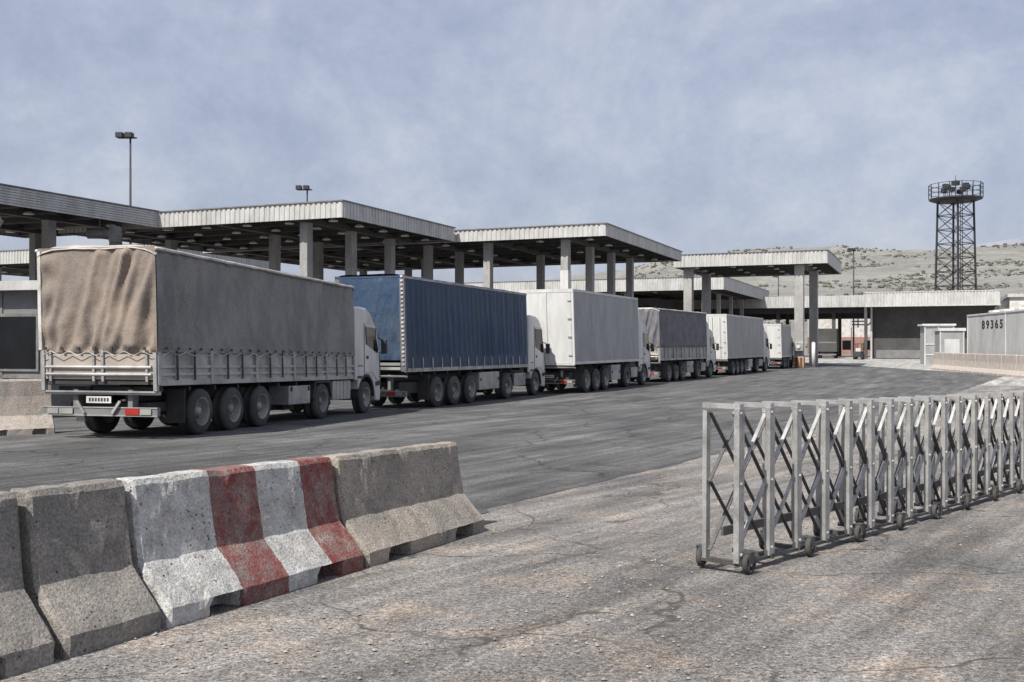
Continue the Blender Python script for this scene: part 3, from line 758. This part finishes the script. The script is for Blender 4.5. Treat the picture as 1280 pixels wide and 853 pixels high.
lorry('canvas_lorry', 'nearest lorry with tan canvas back and grey canvas side over slatted aluminium boards', (-6.74, 18.99), .226, 9.92, 3.75, 1.06, 'tan', (1.62, 2.95, 4.28), 7.75, 3.14, lean=.039, tool=(5.75, 7.0), tank=(8.45, 9.75), wr=.48)
lorry('curtain_lorry', 'lorry with a dark blue curtain-sided trailer behind the tan canvas one', (-3.356, 31.6), .376, 11.0, 4.35, 1.25, 'blue', (2.35, 3.75, 5.15), 8.75, 3.42, lean=.031, tool=(5.95, 7.9), tank=(9.5, 10.8), wr=.52)
lorry('box_lorry', 'tall white box lorry with grey side parked ahead of the blue curtain lorry', (2.75, 43.7), .419, 9.69, 4.62, 1.32, 'white', (1.6, 2.95, 4.3), 7.7, 3.35, deflector=.62, tool=(5.2, 6.6), tank=(8.4, 9.5), wr=.53)
lorry('dark_canvas_lorry', 'lorry with charcoal canvas and pale roof sheet over barred side boards', (8.31, 56.1), .469, 9.48, 4.25, 1.28, 'dark', (1.7, 3.05, 4.4), 7.6, 3.2, deflector=.5, tool=(5.3, 6.6), tank=(8.3, 9.3))
lorry('ribbed_box_lorry', 'lorry with white ribbed rear doors and pale grey side, fifth in the queue', (14.75, 68.4), .45, 12.0, 4.25, 1.2, 'ribbed', (1.8, 3.1, 4.4, 5.7), 9.6, 3.2, deflector=.5, tool=(6.6, 8.0), tank=(10.3, 11.6))
lorry('small_box_lorry', 'small white box lorry seen from behind beside the canopy column', (23.35, 86.6), .40, 6.5, 3.95, 1.05, 'white', (1.9, 3.1), 4.6, 2.9, cablen=2.0)

# ------------------------------------------------------------------ canopies
HC = R(22.5); CD = Vector((math.sin(HC), math.cos(HC))); CR = Vector((math.cos(HC), -math.sin(HC)))
ZG = gz(59)
ZU = 8.97 - ZG                      # underside above the yard
def ribbed(mb, a, b, z0, z1, out, pitch=.36, depth=.05, horizontal=False):
    a, b, out = Vector(a), Vector(b), Vector(out).normalized()
    L = (b - a).length; d = (b - a) / L
    if horizontal:
        n = 7
        for k in range(n):
            za, zb = z0 + (z1 - z0) * k / n, z0 + (z1 - z0) * (k + .72) / n
            zc = z0 + (z1 - z0) * (k + 1) / n
            q = [(a, za, depth), (b, za, depth), (b, zb, depth), (a, zb, depth), (b, zc, 0), (a, zc, 0)]
            o = [(*(p + out * e), z) for p, z, e in q]
            mb.add(o, [(0, 1, 2, 3), (3, 2, 4, 5)])
        return
    n = int(L / pitch); q = []
    prof = [(0, 0), (.30, 0), (.40, 1), (.90, 1)]
    xs = [((k + u) * pitch, e * depth) for k in range(n) for u, e in prof] + [(L, 0)]
    for z in (z0, z1): q += [(*(a + d * min(x, L) + out * e), z) for x, e in xs]
    m = len(xs)
    mb.add(q, [(i, i + 1, m + i + 1, m + i) for i in range(m - 1)])
def canopy(label, K, width, length, cols, lamps, hside=False, th=1.05, extra=None, zu=None, cw=(.62, .54), name='canopy', group='flat-roofed canopies over the lanes'):
    """K: ground point under the front right corner; local x = forward, y = left"""
    zu = ZU if zu is None else zu
    root = thing(name, label, 'canopy', (K[0], K[1], ZG), R(90) - HC, group)
    W, L = width, length
    r = MB(); r.box(.06, L - .06, .06, W - .06, zu + .5, zu + th - .08); r.build('roof', MT['beam'], root)
    cp = MB(); cp.box(-.10, L + .1, -.10, W + .1, zu + th, zu + th + .07); cp.build('roof_trim', MT['beam'], root)
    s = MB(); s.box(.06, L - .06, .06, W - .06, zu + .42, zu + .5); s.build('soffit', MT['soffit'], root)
    for (a, b, o, h) in (((0, W), (0, 0), (-1, 0), False), ((0, 0), (L, 0), (0, -1), hside), ((L, 0), (L, W), (1, 0), False), ((L, W), (0, W), (0, 1), False)):
        f = MB(); ribbed(f, a, b, zu, zu + th, o, horizontal=h); f.build('fascia', MT['fascia'], root)
        ed = MB(); d_ = (Vector(b) - Vector(a)).normalized(); o_ = Vector(o)
        p0 = Vector(a) + d_ * .02 - o_ * .04; p1 = Vector(b) - d_ * .02 - o_ * .04
        ed.bar((*p0, zu + .03), (*p1, zu + .03), .07, .05); ed.build('fascia_edge', MT['beam'], root)
    n = int(L / 2.6)
    for k in range(n + 1):
        x = .5 + (L - 1) * k / n
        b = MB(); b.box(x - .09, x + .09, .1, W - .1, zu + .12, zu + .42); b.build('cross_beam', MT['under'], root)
    for y in sorted(set([c[1] for c in cols])):
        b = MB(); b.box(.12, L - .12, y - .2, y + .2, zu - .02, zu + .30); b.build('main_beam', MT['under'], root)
    cm = {}
    for c in cols:
        q = MB(); a_, b_ = cw; q.box(-a_ / 2, a_ / 2, -b_ / 2, b_ / 2, -.3, zu - .02)
        o = q.build('column', MT['con'], root, bevel=.03); o.location = (c[0], c[1], 0)
        if len(c) > 2:
            q = MB(); q.box(-a_ / 2 - .02, a_ / 2 + .02, -b_ / 2 - .02, b_ / 2 + .02, zu - 4.2, zu - 2.2); q.build('pale_band', MT['white'], o)
    lm = MB(); lm.lathe([(.001, .12), (.14, .12), (.28, 0), (.30, -.05), (.001, -.05)], 16)
    lme = lm.mesh('lamp', MT['lampw'], True)
    for (x, y) in lamps:
        o = inst('ceiling_lamp', lme, root, (x, y, zu + .05), (R(90), 0, 0))
    if extra: extra(root, zu)
    return root
def lampgrid(W, L, nx, ny): return [(L * (i + .5) / nx, W * (j + .5) / ny) for i in range(nx) for j in range(ny)]
def c0_extra(root, zu):
    f = MB(); f.box(-.55, .55, -.28, .28, -.3, .3); f.box(-.6, -.55, -.33, .33, -.35, .35)
    o = f.build('floodlight', MT['alu'], root, bevel=.06); o.location = (11.9, .55, zu - .75); o.rotation_euler = (R(20), R(-35), R(60))
    b = MB(); b.box(11.8, 12, .5, .6, zu - .6, zu + .1); b.build('bracket', MT['black'], root)
    f = MB(); f.tube((0, 0, 0), (1.5, 0, 0), .32, 12); f.box(1.3, 1.9, -.3, .3, -.5, .42); f.bar((.7, 0, .3), (.7, 0, .95), .08, .08)
    o = f.build('camera_housing', MT['beam'], root); o.location = (19.4, 1.6, zu - .72); o.rotation_euler = (0, 0, R(-62))
K0 = Vector((-21.85, 64.6)) - CD * 25
canopy('nearest canopy at the left edge with horizontally ribbed side fascia', K0, 13, 25, [(4, 3.2), (11, 3.2), (18, 3.2), (23.3, 3.2), (4, 9.8), (14, 9.8), (23, 9.8)], lampgrid(13, 25, 4, 3), hside=True, extra=c0_extra, th=1.0)
K1 = Vector((-9.85, 58.1))
canopy('canopy above the tan and blue lorries, its pale ribbed front left of centre', K1, 22, 14.9, [(1.2, 3.3), (6.3, 3.3), (11.4, 3.3), (6.2, 9.2), (11.4, 9.2), (6.2, 18)], lampgrid(22, 14.9, 5, 7), th=.95)
K2 = Vector((6.37, 68.0))
canopy('middle canopy above the tall white box lorry', K2, 34, 22.8, [(1.2, 3.3, 1), (6.7, 3.3), (12.2, 3.3), (17.7, 3.3), (1.3, 9.3), (1.3, 14.2), (6.7, 14.2), (12, 9.3), (12, 20), (20, 26), (20, 31), (12, 31)], lampgrid(34, 22.8, 5, 9), th=.82)
def c3_extra(root, zu):
    b = MB(); b.box(.35, .73, 2.16, 3.04, 1.55, 2.35); b.build('control_box', MT['alu'], root, bevel=.02)
    b = MB(); b.tube((.345, 2.6, 1.95), (.25, 2.6, 1.95), .18, 12); b.build('dial', MT['white'], root)
    b = MB(); b.box(.70, 1.70, 2.14, 3.06, 0, .95); bo = b.build('column_guard', MT['amber'], root, bevel=.03)
    for k in range(2):
        c = MB(); c.box(.665, .695, 2.3 + k * .42, 2.48 + k * .42, .02, .93); c.build('guard_stripe', MT['dark_wall'], bo)
K3 = Vector((28.7, 91.0))
canopy('far right canopy standing on thick columns over the end of the queue', K3, 14.2, 16, [(1.2, 2.6), (10.0, 2.2), (1.2, 13.0), (9.7, 13.0)], lampgrid(14.2, 16, 4, 4), th=1.18, extra=c3_extra, cw=(.92, .8))
K4 = Vector((28.6, 135.0))
def c4_extra(root, zu):
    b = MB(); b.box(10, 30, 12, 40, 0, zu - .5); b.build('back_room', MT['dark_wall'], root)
    for k in range(6):
        q = MB(); q.box(9.9, 9.99, 13 + k * 4.4, 16.6 + k * 4.4, 1, zu - 1.6); q.build('window', MT['glass'], root)
canopy('long far canopy seen below the middle canopy', K4, 44, 42, [(1.5, 3), (1.5, 14), (1.5, 25), (1.5, 36), (12, 3), (22, 3), (32, 3)], [(6, 6 + 5 * k) for k in range(8)], extra=c4_extra, th=1.75, zu=ZU)
K5 = Vector((-30.5, 85.5))
canopy('far left canopy glimpsed under the nearest canopy', K5, 30, 16, [(2, 3), (2, 12), (2, 21), (10, 3), (10, 12)], lampgrid(30, 16, 3, 5), th=1.2, zu=ZU)
bl = MB(); bl.tube((0, 0, 0), (0, 0, 2.3), .17, 12); bl.tube((0, 0, 2.3), (0, 0, 2.38), .17, 12, .08)
bo = bl.build('bollard', MT['white'], None, True); bp_ = px(1023, 460); bo.location = bp_ + Vector((0, 1.5, 0))
tag(bo, 'tall white post standing right of the thick canopy columns', 'bollard')

# ------------------------------------------------------------------ booth at the left
bt = thing('booth', 'grey guard booth with dark window behind the dusty barrier blocks', 'booth', (-15.3, 27.6, gz(27.6)), R(90) - R(15))
q = MB(); q.box(0, 4.5, 0, 4.2, 0, 3.45); q.box(0, 4.5, -2.9, 0, 0, 3.45); q.build('wall', MT['booth'], bt)
q = MB(); q.box(-.35, 4.8, -3.2, 4.5, 3.45, 3.70); q.build('roof', MT['fascia'], bt)
for y0, y1, z0, z1 in ((-2.6, -1.2, 1.35, 2.75), (-.75, .75, 1.35, 2.75)):
    f = MB(); f.box(-.05, -.003, y0 - .08, y1 + .08, z0 - .08, z1 + .08); fo = f.build('window', MT['beam'], bt)
    p = MB(); p.box(-.065, -.052, y0, y1, z0, z1); p.build('pane', MT['glass'], fo)
for k in range(5):
    f = MB(); f.box(-.03, -.004, -2.85 + k * 1.35, -2.77 + k * 1.35, .1, 3.4); f.build('panel_joint', MT['beam'], bt)
f = MB(); f.box(-.03, -.004, -2.9, 4.2, 1.08, 1.16); f.build('rail', MT['beam'], bt)

# ------------------------------------------------------------------ folding scissor gate
HG = R(42.0); GP = Vector((1.505, 6.66)); GD = Vector((math.sin(HG), math.cos(HG)))
NF = 18; PITCH = .437; GW = .25; GH = 1.10
e_ = GP + GD * PITCH * NF
gate = thing('folding_gate', 'grey metal folding scissor gate on small wheels standing on the right', 'gate', (GP.x, GP.y, gz(GP.y)), R(90) - HG, None)
def lz(x):                                            # local ground height along the gate
    return gz((GP + GD * x).y) - gz(GP.y)
lg = MB(); lg.box(-.036, .036, -.02, .02, .075, GH); lgm = lg.mesh('leg', MT['galv'])
lgb = MB(); lgb.box(-.025, .025, -.016, .016, .075, GH - .02); lgbm = lgb.mesh('leg_back', MT['galv'])
tp = MB(); tp.box(-.027, .027, -.018, GW + .018, GH, GH + .032); tpm = tp.mesh('top_bar', MT['galv'])
cr = MB(); cr.box(-.02, .02, -.03, GW + .03, .055, .085); crm = cr.mesh('foot_bar', MT['galv_dark'])
wt = MB(); wt.lathe([(.046, .018), (.062, .02), (.073, .012), (.073, -.012), (.062, -.02), (.046, -.018), (.046, .018)], 22); wtm = wt.mesh('tyre', MT['rubber'], True)
wh = MB()
for k in range(5):
    a = 2 * math.pi * k / 5; wh.bar((0, 0, 0), (.048 * math.cos(a), 0, .048 * math.sin(a)), .012, .014)
wh.lathe([(.016, .02), (.016, -.02), (.001, -.022)], 10)
whm = wh.mesh('hub', MT['galv'])
fk = MB(); fk.box(-.03, .03, -.026, -.020, .05, .12); fk.box(-.03, .03, .020, .026, .05, .12); fk.box(-.03, .03, -.026, .026, .115, .125); fkm = fk.mesh('fork', MT['galv_dark'])
for i in range(NF):
    x = i * PITCH + random.uniform(-.018, .018); z = lz(x); tl = random.uniform(-.012, .012)
    inst('leg', lgm, gate, (x, 0, z), (0, tl, 0)); inst('leg', lgbm, gate, (x, GW, z), (0, tl, 0))
    inst('top_bar', tpm, gate, (x, 0, z), (0, tl, 0)); inst('foot_bar', crm, gate, (x, 0, z))
    if i % 2 == 0 or i == 0:
        for y in (-.055, GW + .055):
            ww = inst('wheel', wtm, gate, (x + (.09 if i else .04), y, lz(x + .05) + .074), (0, random.random(), random.uniform(-.25, .25)))
            inst('hub', whm, ww); inst('fork', fkm, gate, (x + (.09 if i else .04), y, lz(x) + .025))
    if i < NF - 1:
        x2 = (i + 1) * PITCH; z2 = lz(x2)
        for y, m_, off in ((.034, MT['galv'], -.007), (GW - .034, MT['galv_dark'], .007)):
            for za, zb in ((.60, 1.07), (.13, .60)):
                q = MB(); q.bar((x + .0, y + off, z + za), (x2, y + off, z2 + zb), .008, .026, up=(0, 1, 0)); q.build('lattice_bar', m_, gate)
                q = MB(); q.bar((x + .0, y - off * .2, z + zb), (x2, y - off, z2 + za), .008, .026, up=(0, 1, 0)); q.build('lattice_bar', MT['galv_dark'], gate)
        q = MB(); q.bar((x, GW * .5, z + .27), (x2, GW * .5, z2 + .27), .02, .06); q.build('lower_rail', MT['galv_dark'], gate)
        q = MB(); q.bar((x, -.0, z + .066), (x2, -.0, z2 + .066), .022, .022); q.build('base_bar', MT['galv_dark'], gate)
        for zz in (.13, .60, 1.07):
            q = MB(); q.tube((x, -.032, z + zz), (x, .04, z + zz), .012, 8); q.build('pivot_bolt', MT['galv'], gate)

# ------------------------------------------------------------------ lamp posts and lattice tower
def lamp_post(x, d, top, label, heads=2, r=.13):
    h = top
    root = thing('lamp_post', label, 'lamp post', (x, d, gz(d)), 0, 'tall yard lamp posts')
    q = MB(); q.tube((0, 0, 0), (0, 0, h), r, 10, r * .6); q.build('pole', MT['tower'], root, True)
    q = MB(); q.box(-.9, .5, -.06, .06, h - .1, h + .02); q.build('cross_arm', MT['tower'], root)
    for k in range(heads):
        q = MB(); q.box(-1.1 + k * .75, -.55 + k * .75, -.35, .3, h - .05, h + .38); q.build('floodlight', MT['tower'], root, bevel=.04)
X = lambda p, d: (p - 640) * d / F_PX
Zp = lambda p, d: CZ + (430 - p) * d / F_PX - ZG
lamp_post(X(163, 80), 80, Zp(172, 80), 'tall lamp post rising behind the nearest canopy at left')
lamp_post(X(384, 100), 100, Zp(237, 100), 'lamp post just showing over the canopy left of centre')
lamp_post(X(1067, 190), 190, Zp(313, 190), 'distant lamp post between the right canopy and the lattice tower', r=.18)
lamp_post(X(973, 180), 180, Zp(330, 180), 'thin far lamp post seen under the right canopy', r=.14)

TD = 175.0
tx = X(1194.5, TD); th_ = Zp(252, TD)
tw = thing('lattice_tower', 'tall steel lattice tower with round railed platform and floodlights', 'tower', (tx, TD, ZG), R(28))
hw0, hw1 = 2.5, 2.05
NL = 11
def tc_(k, c):
    t = k / NL; h = hw0 + (hw1 - hw0) * t
    return Vector((c[0] * h, c[1] * h, th_ * t))
CN = [(-1, -1), (1, -1), (1, 1), (-1, 1)]
for c in CN:
    q = MB(); q.bar(tc_(0, c), tc_(NL, c), .26, .26); q.build('tower_leg', MT['tower'], tw)
for k in range(NL + 1):
    for i in range(4):
        a, b = CN[i], CN[(i + 1) % 4]
        if k > 0:
            q = MB(); q.bar(tc_(k, a), tc_(k, b), .13, .13); q.build('horizontal_brace', MT['tower'], tw)
        if k < NL:
            q = MB(); q.bar(tc_(k, a), tc_(k + 1, b), .09, .09); q.build('diagonal_brace', MT['tower'], tw)
            q = MB(); q.bar(tc_(k, b), tc_(k + 1, a), .09, .09); q.build('diagonal_brace', MT['tower'], tw)
ld_ = MB()
for s in (-.25, .25): ld_.bar((s, -1.2, 0), (s, -1.2, th_), .07, .07)
for k in range(int(th_ / .5)): ld_.bar((-.25, -1.2, k * .5), (.25, -1.2, k * .5), .04, .04)
ld_.build('ladder', MT['tower'], tw)
RP = 4.35
q = MB(); q.tube((0, 0, th_ - .05), (0, 0, th_ + .28), RP - .9, 20, RP); q.tube((0, 0, th_ + .28), (0, 0, th_ + .5), RP, 20); q.build('platform', MT['tower'], tw)
for k in range(14):
    a = 2 * math.pi * k / 14; b = 2 * math.pi * (k + 1) / 14
    p, p2 = Vector((RP * math.cos(a), RP * math.sin(a), th_ + .5)), Vector((RP * math.cos(b), RP * math.sin(b), th_ + .5))
    q = MB(); q.bar(p, p + Vector((0, 0, 2.5)), .11, .11); q.build('railing_post', MT['tower'], tw)
    q = MB()
    for z in (.9, 1.7, 2.45): q.bar(p + Vector((0, 0, z)), p2 + Vector((0, 0, z)), .08, .08)
    q.build('railing', MT['tower'], tw)
for k in range(9):
    a = 2 * math.pi * k / 9 + .3; rr = 1.9
    q = MB(); q.bar((rr * math.cos(a), rr * math.sin(a), th_ + .5), (rr * math.cos(a), rr * math.sin(a), th_ + 2.6), .12, .12)
    q.box(rr * math.cos(a) - .45, rr * math.cos(a) + .45, rr * math.sin(a) - .35, rr * math.sin(a) + .35, th_ + 1.5 + .5 * (k % 3), th_ + 2.3 + .5 * (k % 3))
    q.build('floodlight', MT['tower'], tw, bevel=.08)
q = MB(); q.tube((0, 0, th_), (0, 0, th_ + 4.6), .1, 6, .04); q.box(-.5, .5, -.5, .5, th_ + 2.9, th_ + 3.6); q.build('mast', MT['tower'], tw)

# ------------------------------------------------------------------ terminal building on the right
tb = thing('terminal_building', 'low terminal with pale ribbed fascia and dark wall below the lattice tower', 'building', (X(1250, 138), 138, ZG), R(90) - HC)
z0, z1 = 1.62 + 5.45 - ZG, 1.62 + 7.35 - ZG
W_, L_ = 17.6, 20
q = MB(); q.box(.05, L_, .05, W_, z0 + .4, z1 - .1); q.build('roof', MT['beam'], tb)
f = MB(); ribbed(f, (0, W_), (0, 0), z0, z1, (-1, 0), .42, .07); f.build('fascia', MT['fascia'], tb)
f = MB(); ribbed(f, (0, 0), (L_, 0), z0, z1, (0, -1), .42, .07); f.build('fascia', MT['fascia'], tb)
q = MB(); q.box(-.1, L_, -.12, W_ + .1, z1, z1 + .12); q.build('roof_trim', MT['fascia'], tb)
q = MB(); q.box(-.12, .02, -.1, W_ + .05, z0 - .12, z0); q.build('fascia_edge', MT['fascia'], tb)
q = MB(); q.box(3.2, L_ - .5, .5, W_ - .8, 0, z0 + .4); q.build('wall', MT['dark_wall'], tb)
q = MB(); q.box(.1, L_, .1, W_ - .1, z0 + .28, z0 + .4); q.build('soffit', MT['soffit'], tb)
q = MB(); q.tube((2.6, W_ - .75, 0), (2.6, W_ - .75, z0 + .2), .16, 10); q.tube((2.6, W_ - .75, z0 + .0), (.2, W_ - .4, z0 + .25), .16, 10); q.build('drainpipe', MT['fascia'], tb)
q = MB(); q.box(1.8, 3.0, W_ - .2, W_ - .8 + 1.0, 0, z0); q.build('pier', MT['dark_wall'], tb)
q = MB(); q.box(3.0, 3.19, 8.6, W_ - 1.4, .1, 1.3); q.build('louvre_panel', MT['booth'], tb)
tb2 = thing('terminal_wing', 'far open wing of the terminal with pale ribbed fascia and dark soffit', 'building', (X(1095, 160), 160, ZG), R(90) - HC)
z0, z1 = Zp(384.5, 163), Zp(370, 163)
W2 = 32
f = MB(); ribbed(f, (0, W2), (0, 0), z0, z1, (-1, 0), .42, .07); f.build('fascia', MT['fascia'], tb2)
q = MB(); q.box(.05, 16, .05, W2, z0 + .3, z1 - .05); q.build('roof', MT['beam'], tb2)
q = MB(); q.box(15, 15.4, 0, W2, z0 - 1.55, z0 + .3); q.build('rear_beam', MT['dark_wall'], tb2)
q = MB(); q.box(1.5, 1.9, 0, W2, z0 - .9, z0 + .3); q.build('front_beam', MT['dark_wall'], tb2)
for y in (6.6, 15.5, 24):
    for x in (1.7, 14):
        q = MB(); q.box(x - .3, x + .3, y - .28, y + .28, 0, z0); q.build('column', MT['dark_wall'], tb2)
tb3 = thing('white_annex', 'white annex roof at the right edge behind the terminal', 'building', (X(1262, 150), 150, ZG), R(90) - HC)
q = MB(); q.box(0, 14, -18, 0, 0, 9.2); q.build('wall', MT['pale_wall'], tb3)
q = MB(); q.box(-.4, 14, -18.3, .3, 9.2, 9.7); q.build('roof', MT['fascia'], tb3)

# seen through the open wing
hs = thing('pale_house', 'pale house with red brown lower wall seen through the open wing', 'house', (X(1072, 205), 205, ZG), R(80))
q = MB(); q.box(0, 8, -9, 9, 3.6, 9.2); q.build('upper_wall', MT['pale_wall'], hs)
q = MB(); q.box(-.02, 8, -9.02, 9.02, 0, 3.6); q.build('lower_wall', MT['redwall'], hs)
q = MB(); q.prism([(-9.6, 9.2), (9.6, 9.2), (0, 11.0)], -.5, 8.5, 'x'); q.build('roof', MT['redwall'], hs)
for k in range(4):
    q = MB(); q.box(-.06, .0 - .025, -7.2 + k * 4.2, -5.4 + k * 4.2, 1.0, 2.9); q.build('window', MT['glass'], hs)
sg = thing('sign_board', 'white board with two black strokes hanging in the open wing', 'sign', (X(1077, 192), 192, ZG), R(0))
q = MB(); q.box(-2.2, 2.2, -.05, .05, 5.3, 7.1); q.build('board', MT['white'], sg)
for y in (-1.9, 1.9):
    q = MB(); q.box(y - .08, y + .08, .05, .2, 0, 7.1); q.build('post', MT['beam'], sg)
for a, b in (((-1.9, 6.5), (.6, 6.55)), ((-1.9, 5.9), (.5, 5.87)), ((.9, 6.05), (1.3, 5.8)), ((1.3, 5.8), (1.9, 6.65))):
    q = MB(); q.bar((a[0], -.058, a[1]), (b[0], -.058, b[1]), .012, .22); q.build('stroke', MT['ink'], sg)

# a dark lorry waiting under the wing
dk = px(1033, 451); 
dt = thing('dark_lorry', 'dark grey lorry seen from behind under the open wing', 'lorry', (X(1033, 150), 150, ZG), R(90) - R(20))
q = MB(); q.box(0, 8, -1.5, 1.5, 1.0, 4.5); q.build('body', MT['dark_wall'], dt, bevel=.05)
q = MB(); q.box(-.03, -.005, -1.4, 1.4, 2.3, 2.5); q.build('rear_bar', MT['booth'], dt)
q = MB(); q.box(.2, 10, -1.0, 1.0, .6, 1.0); q.build('chassis', MT['black'], dt)
q = MB(); q.box(-.04, .1, -1.4, 1.4, .5, .7); q.build('bumper', MT['booth'], dt)
q = MB(); q.prism([(8.2, .6), (10.3, .6), (10.3, 1.8), (9.9, 3.2), (8.2, 3.3)], -1.35, 1.35); q.build('cab', MT['dark_wall'], dt, bevel=.08)
for x in (1.6, 2.9, 9.2):
    for s in (-1, 1): add_wheel(dt, x, s * 1.2, .5)

# forklift
fp = Vector((X(1073.5, 140), 140, ZG))
fk_ = thing('forklift', 'small forklift with overhead guard seen in front of the open wing', 'forklift', fp, R(60))
q = MB(); q.prism([(-1.1, .35), (1.0, .35), (1.0, .95), (.3, .95), (.1, .7), (-.3, .7), (-.4, 1.15), (-1.1, 1.1)], -.55, .55); q.build('body', MT['tower'], fk_, bevel=.05)
q = MB(); q.box(-.45, -.3, -.3, .3, 1.1, 1.6); q.box(-.35, .1, -.3, .3, .95, 1.12); q.build('seat', MT['white'], fk_)
for x, x2 in ((-.75, -.6), (.75, .45)):
    for s in (-.48, .48):
        q = MB(); q.bar((x, s, .95), (x2, s, 2.15), .08, .08); q.build('guard_post', MT['tower'], fk_)
q = MB(); q.box(-.75, .6, -.55, .55, 2.15, 2.24); q.build('guard_roof', MT['tower'], fk_)
for s in (-.35, .35):
    q = MB(); q.box(1.05, 1.17, s - .05, s + .05, .1, 2.3); q.build('mast', MT['black'], fk_)
    q = MB(); q.box(1.17, 2.2, s - .06, s + .06, .08, .14); q.build('fork', MT['black'], fk_)
q = MB(); q.box(1.1, 1.2, -.4, .4, .5, 1.1); q.build('carriage', MT['black'], fk_)
for x in (-.7, .7):
    for s in (-.5, .5): add_wheel(fk_, x, s, .32, .22)

# ------------------------------------------------------------------ white trailer and kiosks on the right
hv = math.atan2(33.7 - 36.4, 64.5 - 80.5)
tr = thing('box_trailer', 'white box trailer with black number 89365 at the right edge', 'trailer', (36.5, 80.2, ZG), R(90) - math.atan2(36.4 - 31.2, 80.5 - 49.6) + math.pi)
# local x runs towards the camera (nearer end), local y to its left: the visible face is y = 0
LT, HT = 19, 4.52
q = MB(); q.box(0, LT, .03, 2.6, 1.0, HT - .12); q.build('body', MT['white_box'], tr)
q = MB(); q.box(-.03, LT + .03, -.02, 2.64, HT - .12, HT); q.build('roof_rail', MT['white'], tr)
q = MB(); q.box(-.03, LT + .03, -.02, 2.64, .85, 1.0); q.build('floor_rail', MT['white'], tr)
for k in range(3):
    x = .0 + k * (LT - .1) / 2
    q = MB(); q.box(x, x + .1, -.012, .03, 1.0, HT - .12); q.build('side_post', MT['white_box'], tr)
q = MB(); q.box(.5, LT - .5, .6, 2.0, .6, .85); q.build('chassis', MT['black'], tr)
for x in (2.0, 3.3, 4.6):
    for y in (.35, 2.3): add_wheel(tr, x, y, .5)
for x in (3.5, 6.2, 9.5):
    q = MB(); q.box(x, x + 1.1, .6, 1.6, HT, HT + .22); q.build('roof_vent', MT['white'], tr, bevel=.04)
for i, ch in enumerate('89365'):
    cu = bpy.data.curves.new('digit', 'FONT'); cu.body = ch; cu.size = .86; cu.extrude = .005; cu.offset = .022
    tmp = bpy.data.objects.new('digit', cu); COL.objects.link(tmp)
    bpy.context.view_layer.update()
    me = bpy.data.meshes.new_from_object(tmp.evaluated_get(bpy.context.evaluated_depsgraph_get()))
    bpy.data.objects.remove(tmp)
    me.materials.clear(); me.materials.append(MT['ink'])
    o = inst('digit', me, tr, (3.9 + i * 1.08, .018, 3.36), (R(90), 0, 0)); o.scale = (1.75, 1, 1)
for x in (15.4, 16.9):
    q = MB(); q.box(x, x + .5, -.03, -.013, 2.2, 3.1); q.build('side_hatch', MT['ink'], tr)
ks = thing('kiosk', 'small pale kiosk with flat cap roof beside the white trailer', 'kiosk', (X(1190, 85), 85, ZG), R(-12))
q = MB(); q.box(-1.0, 1.0, 0, 2, 0, 3.3); q.build('wall', MT['grey_box'], ks)
q = MB(); q.box(-1.1, 1.1, -.1, 2.1, 3.3, 3.55); q.build('roof', MT['white'], ks)
for x in (-.96, .88):
    q = MB(); q.box(x, x + .08, -.05, -.003, 0, 3.3); q.build('corner_trim', MT['white'], ks)
q = MB(); q.box(-.6, .6, -.03, -.003, .2, 2.6); q.build('door', MT['white_box'], ks)
kw = thing('glazed_kiosk', 'white framed glazed kiosk farther back left of the trailer', 'kiosk', (X(1168, 105), 105, ZG), R(-12))
q = MB(); q.box(-.95, 1.9, 0, 2.5, 0, 4.1); q.build('wall', MT['grey_box'], kw)
for x in (-1.0, .3, 1.82):
    q = MB(); q.box(x, x + .12, -.08, -.003, 0, 4.1); q.build('frame_post', MT['white'], kw)
for z in (1.0, 2.1, 3.95):
    q = MB(); q.box(-.88, 1.82, -.06, -.003, z, z + .12); q.build('frame_rail', MT['white'], kw)
q = MB(); q.box(-1.2, 2.1, -.2, 2.6, 4.1, 4.3); q.build('roof', MT['white'], kw)
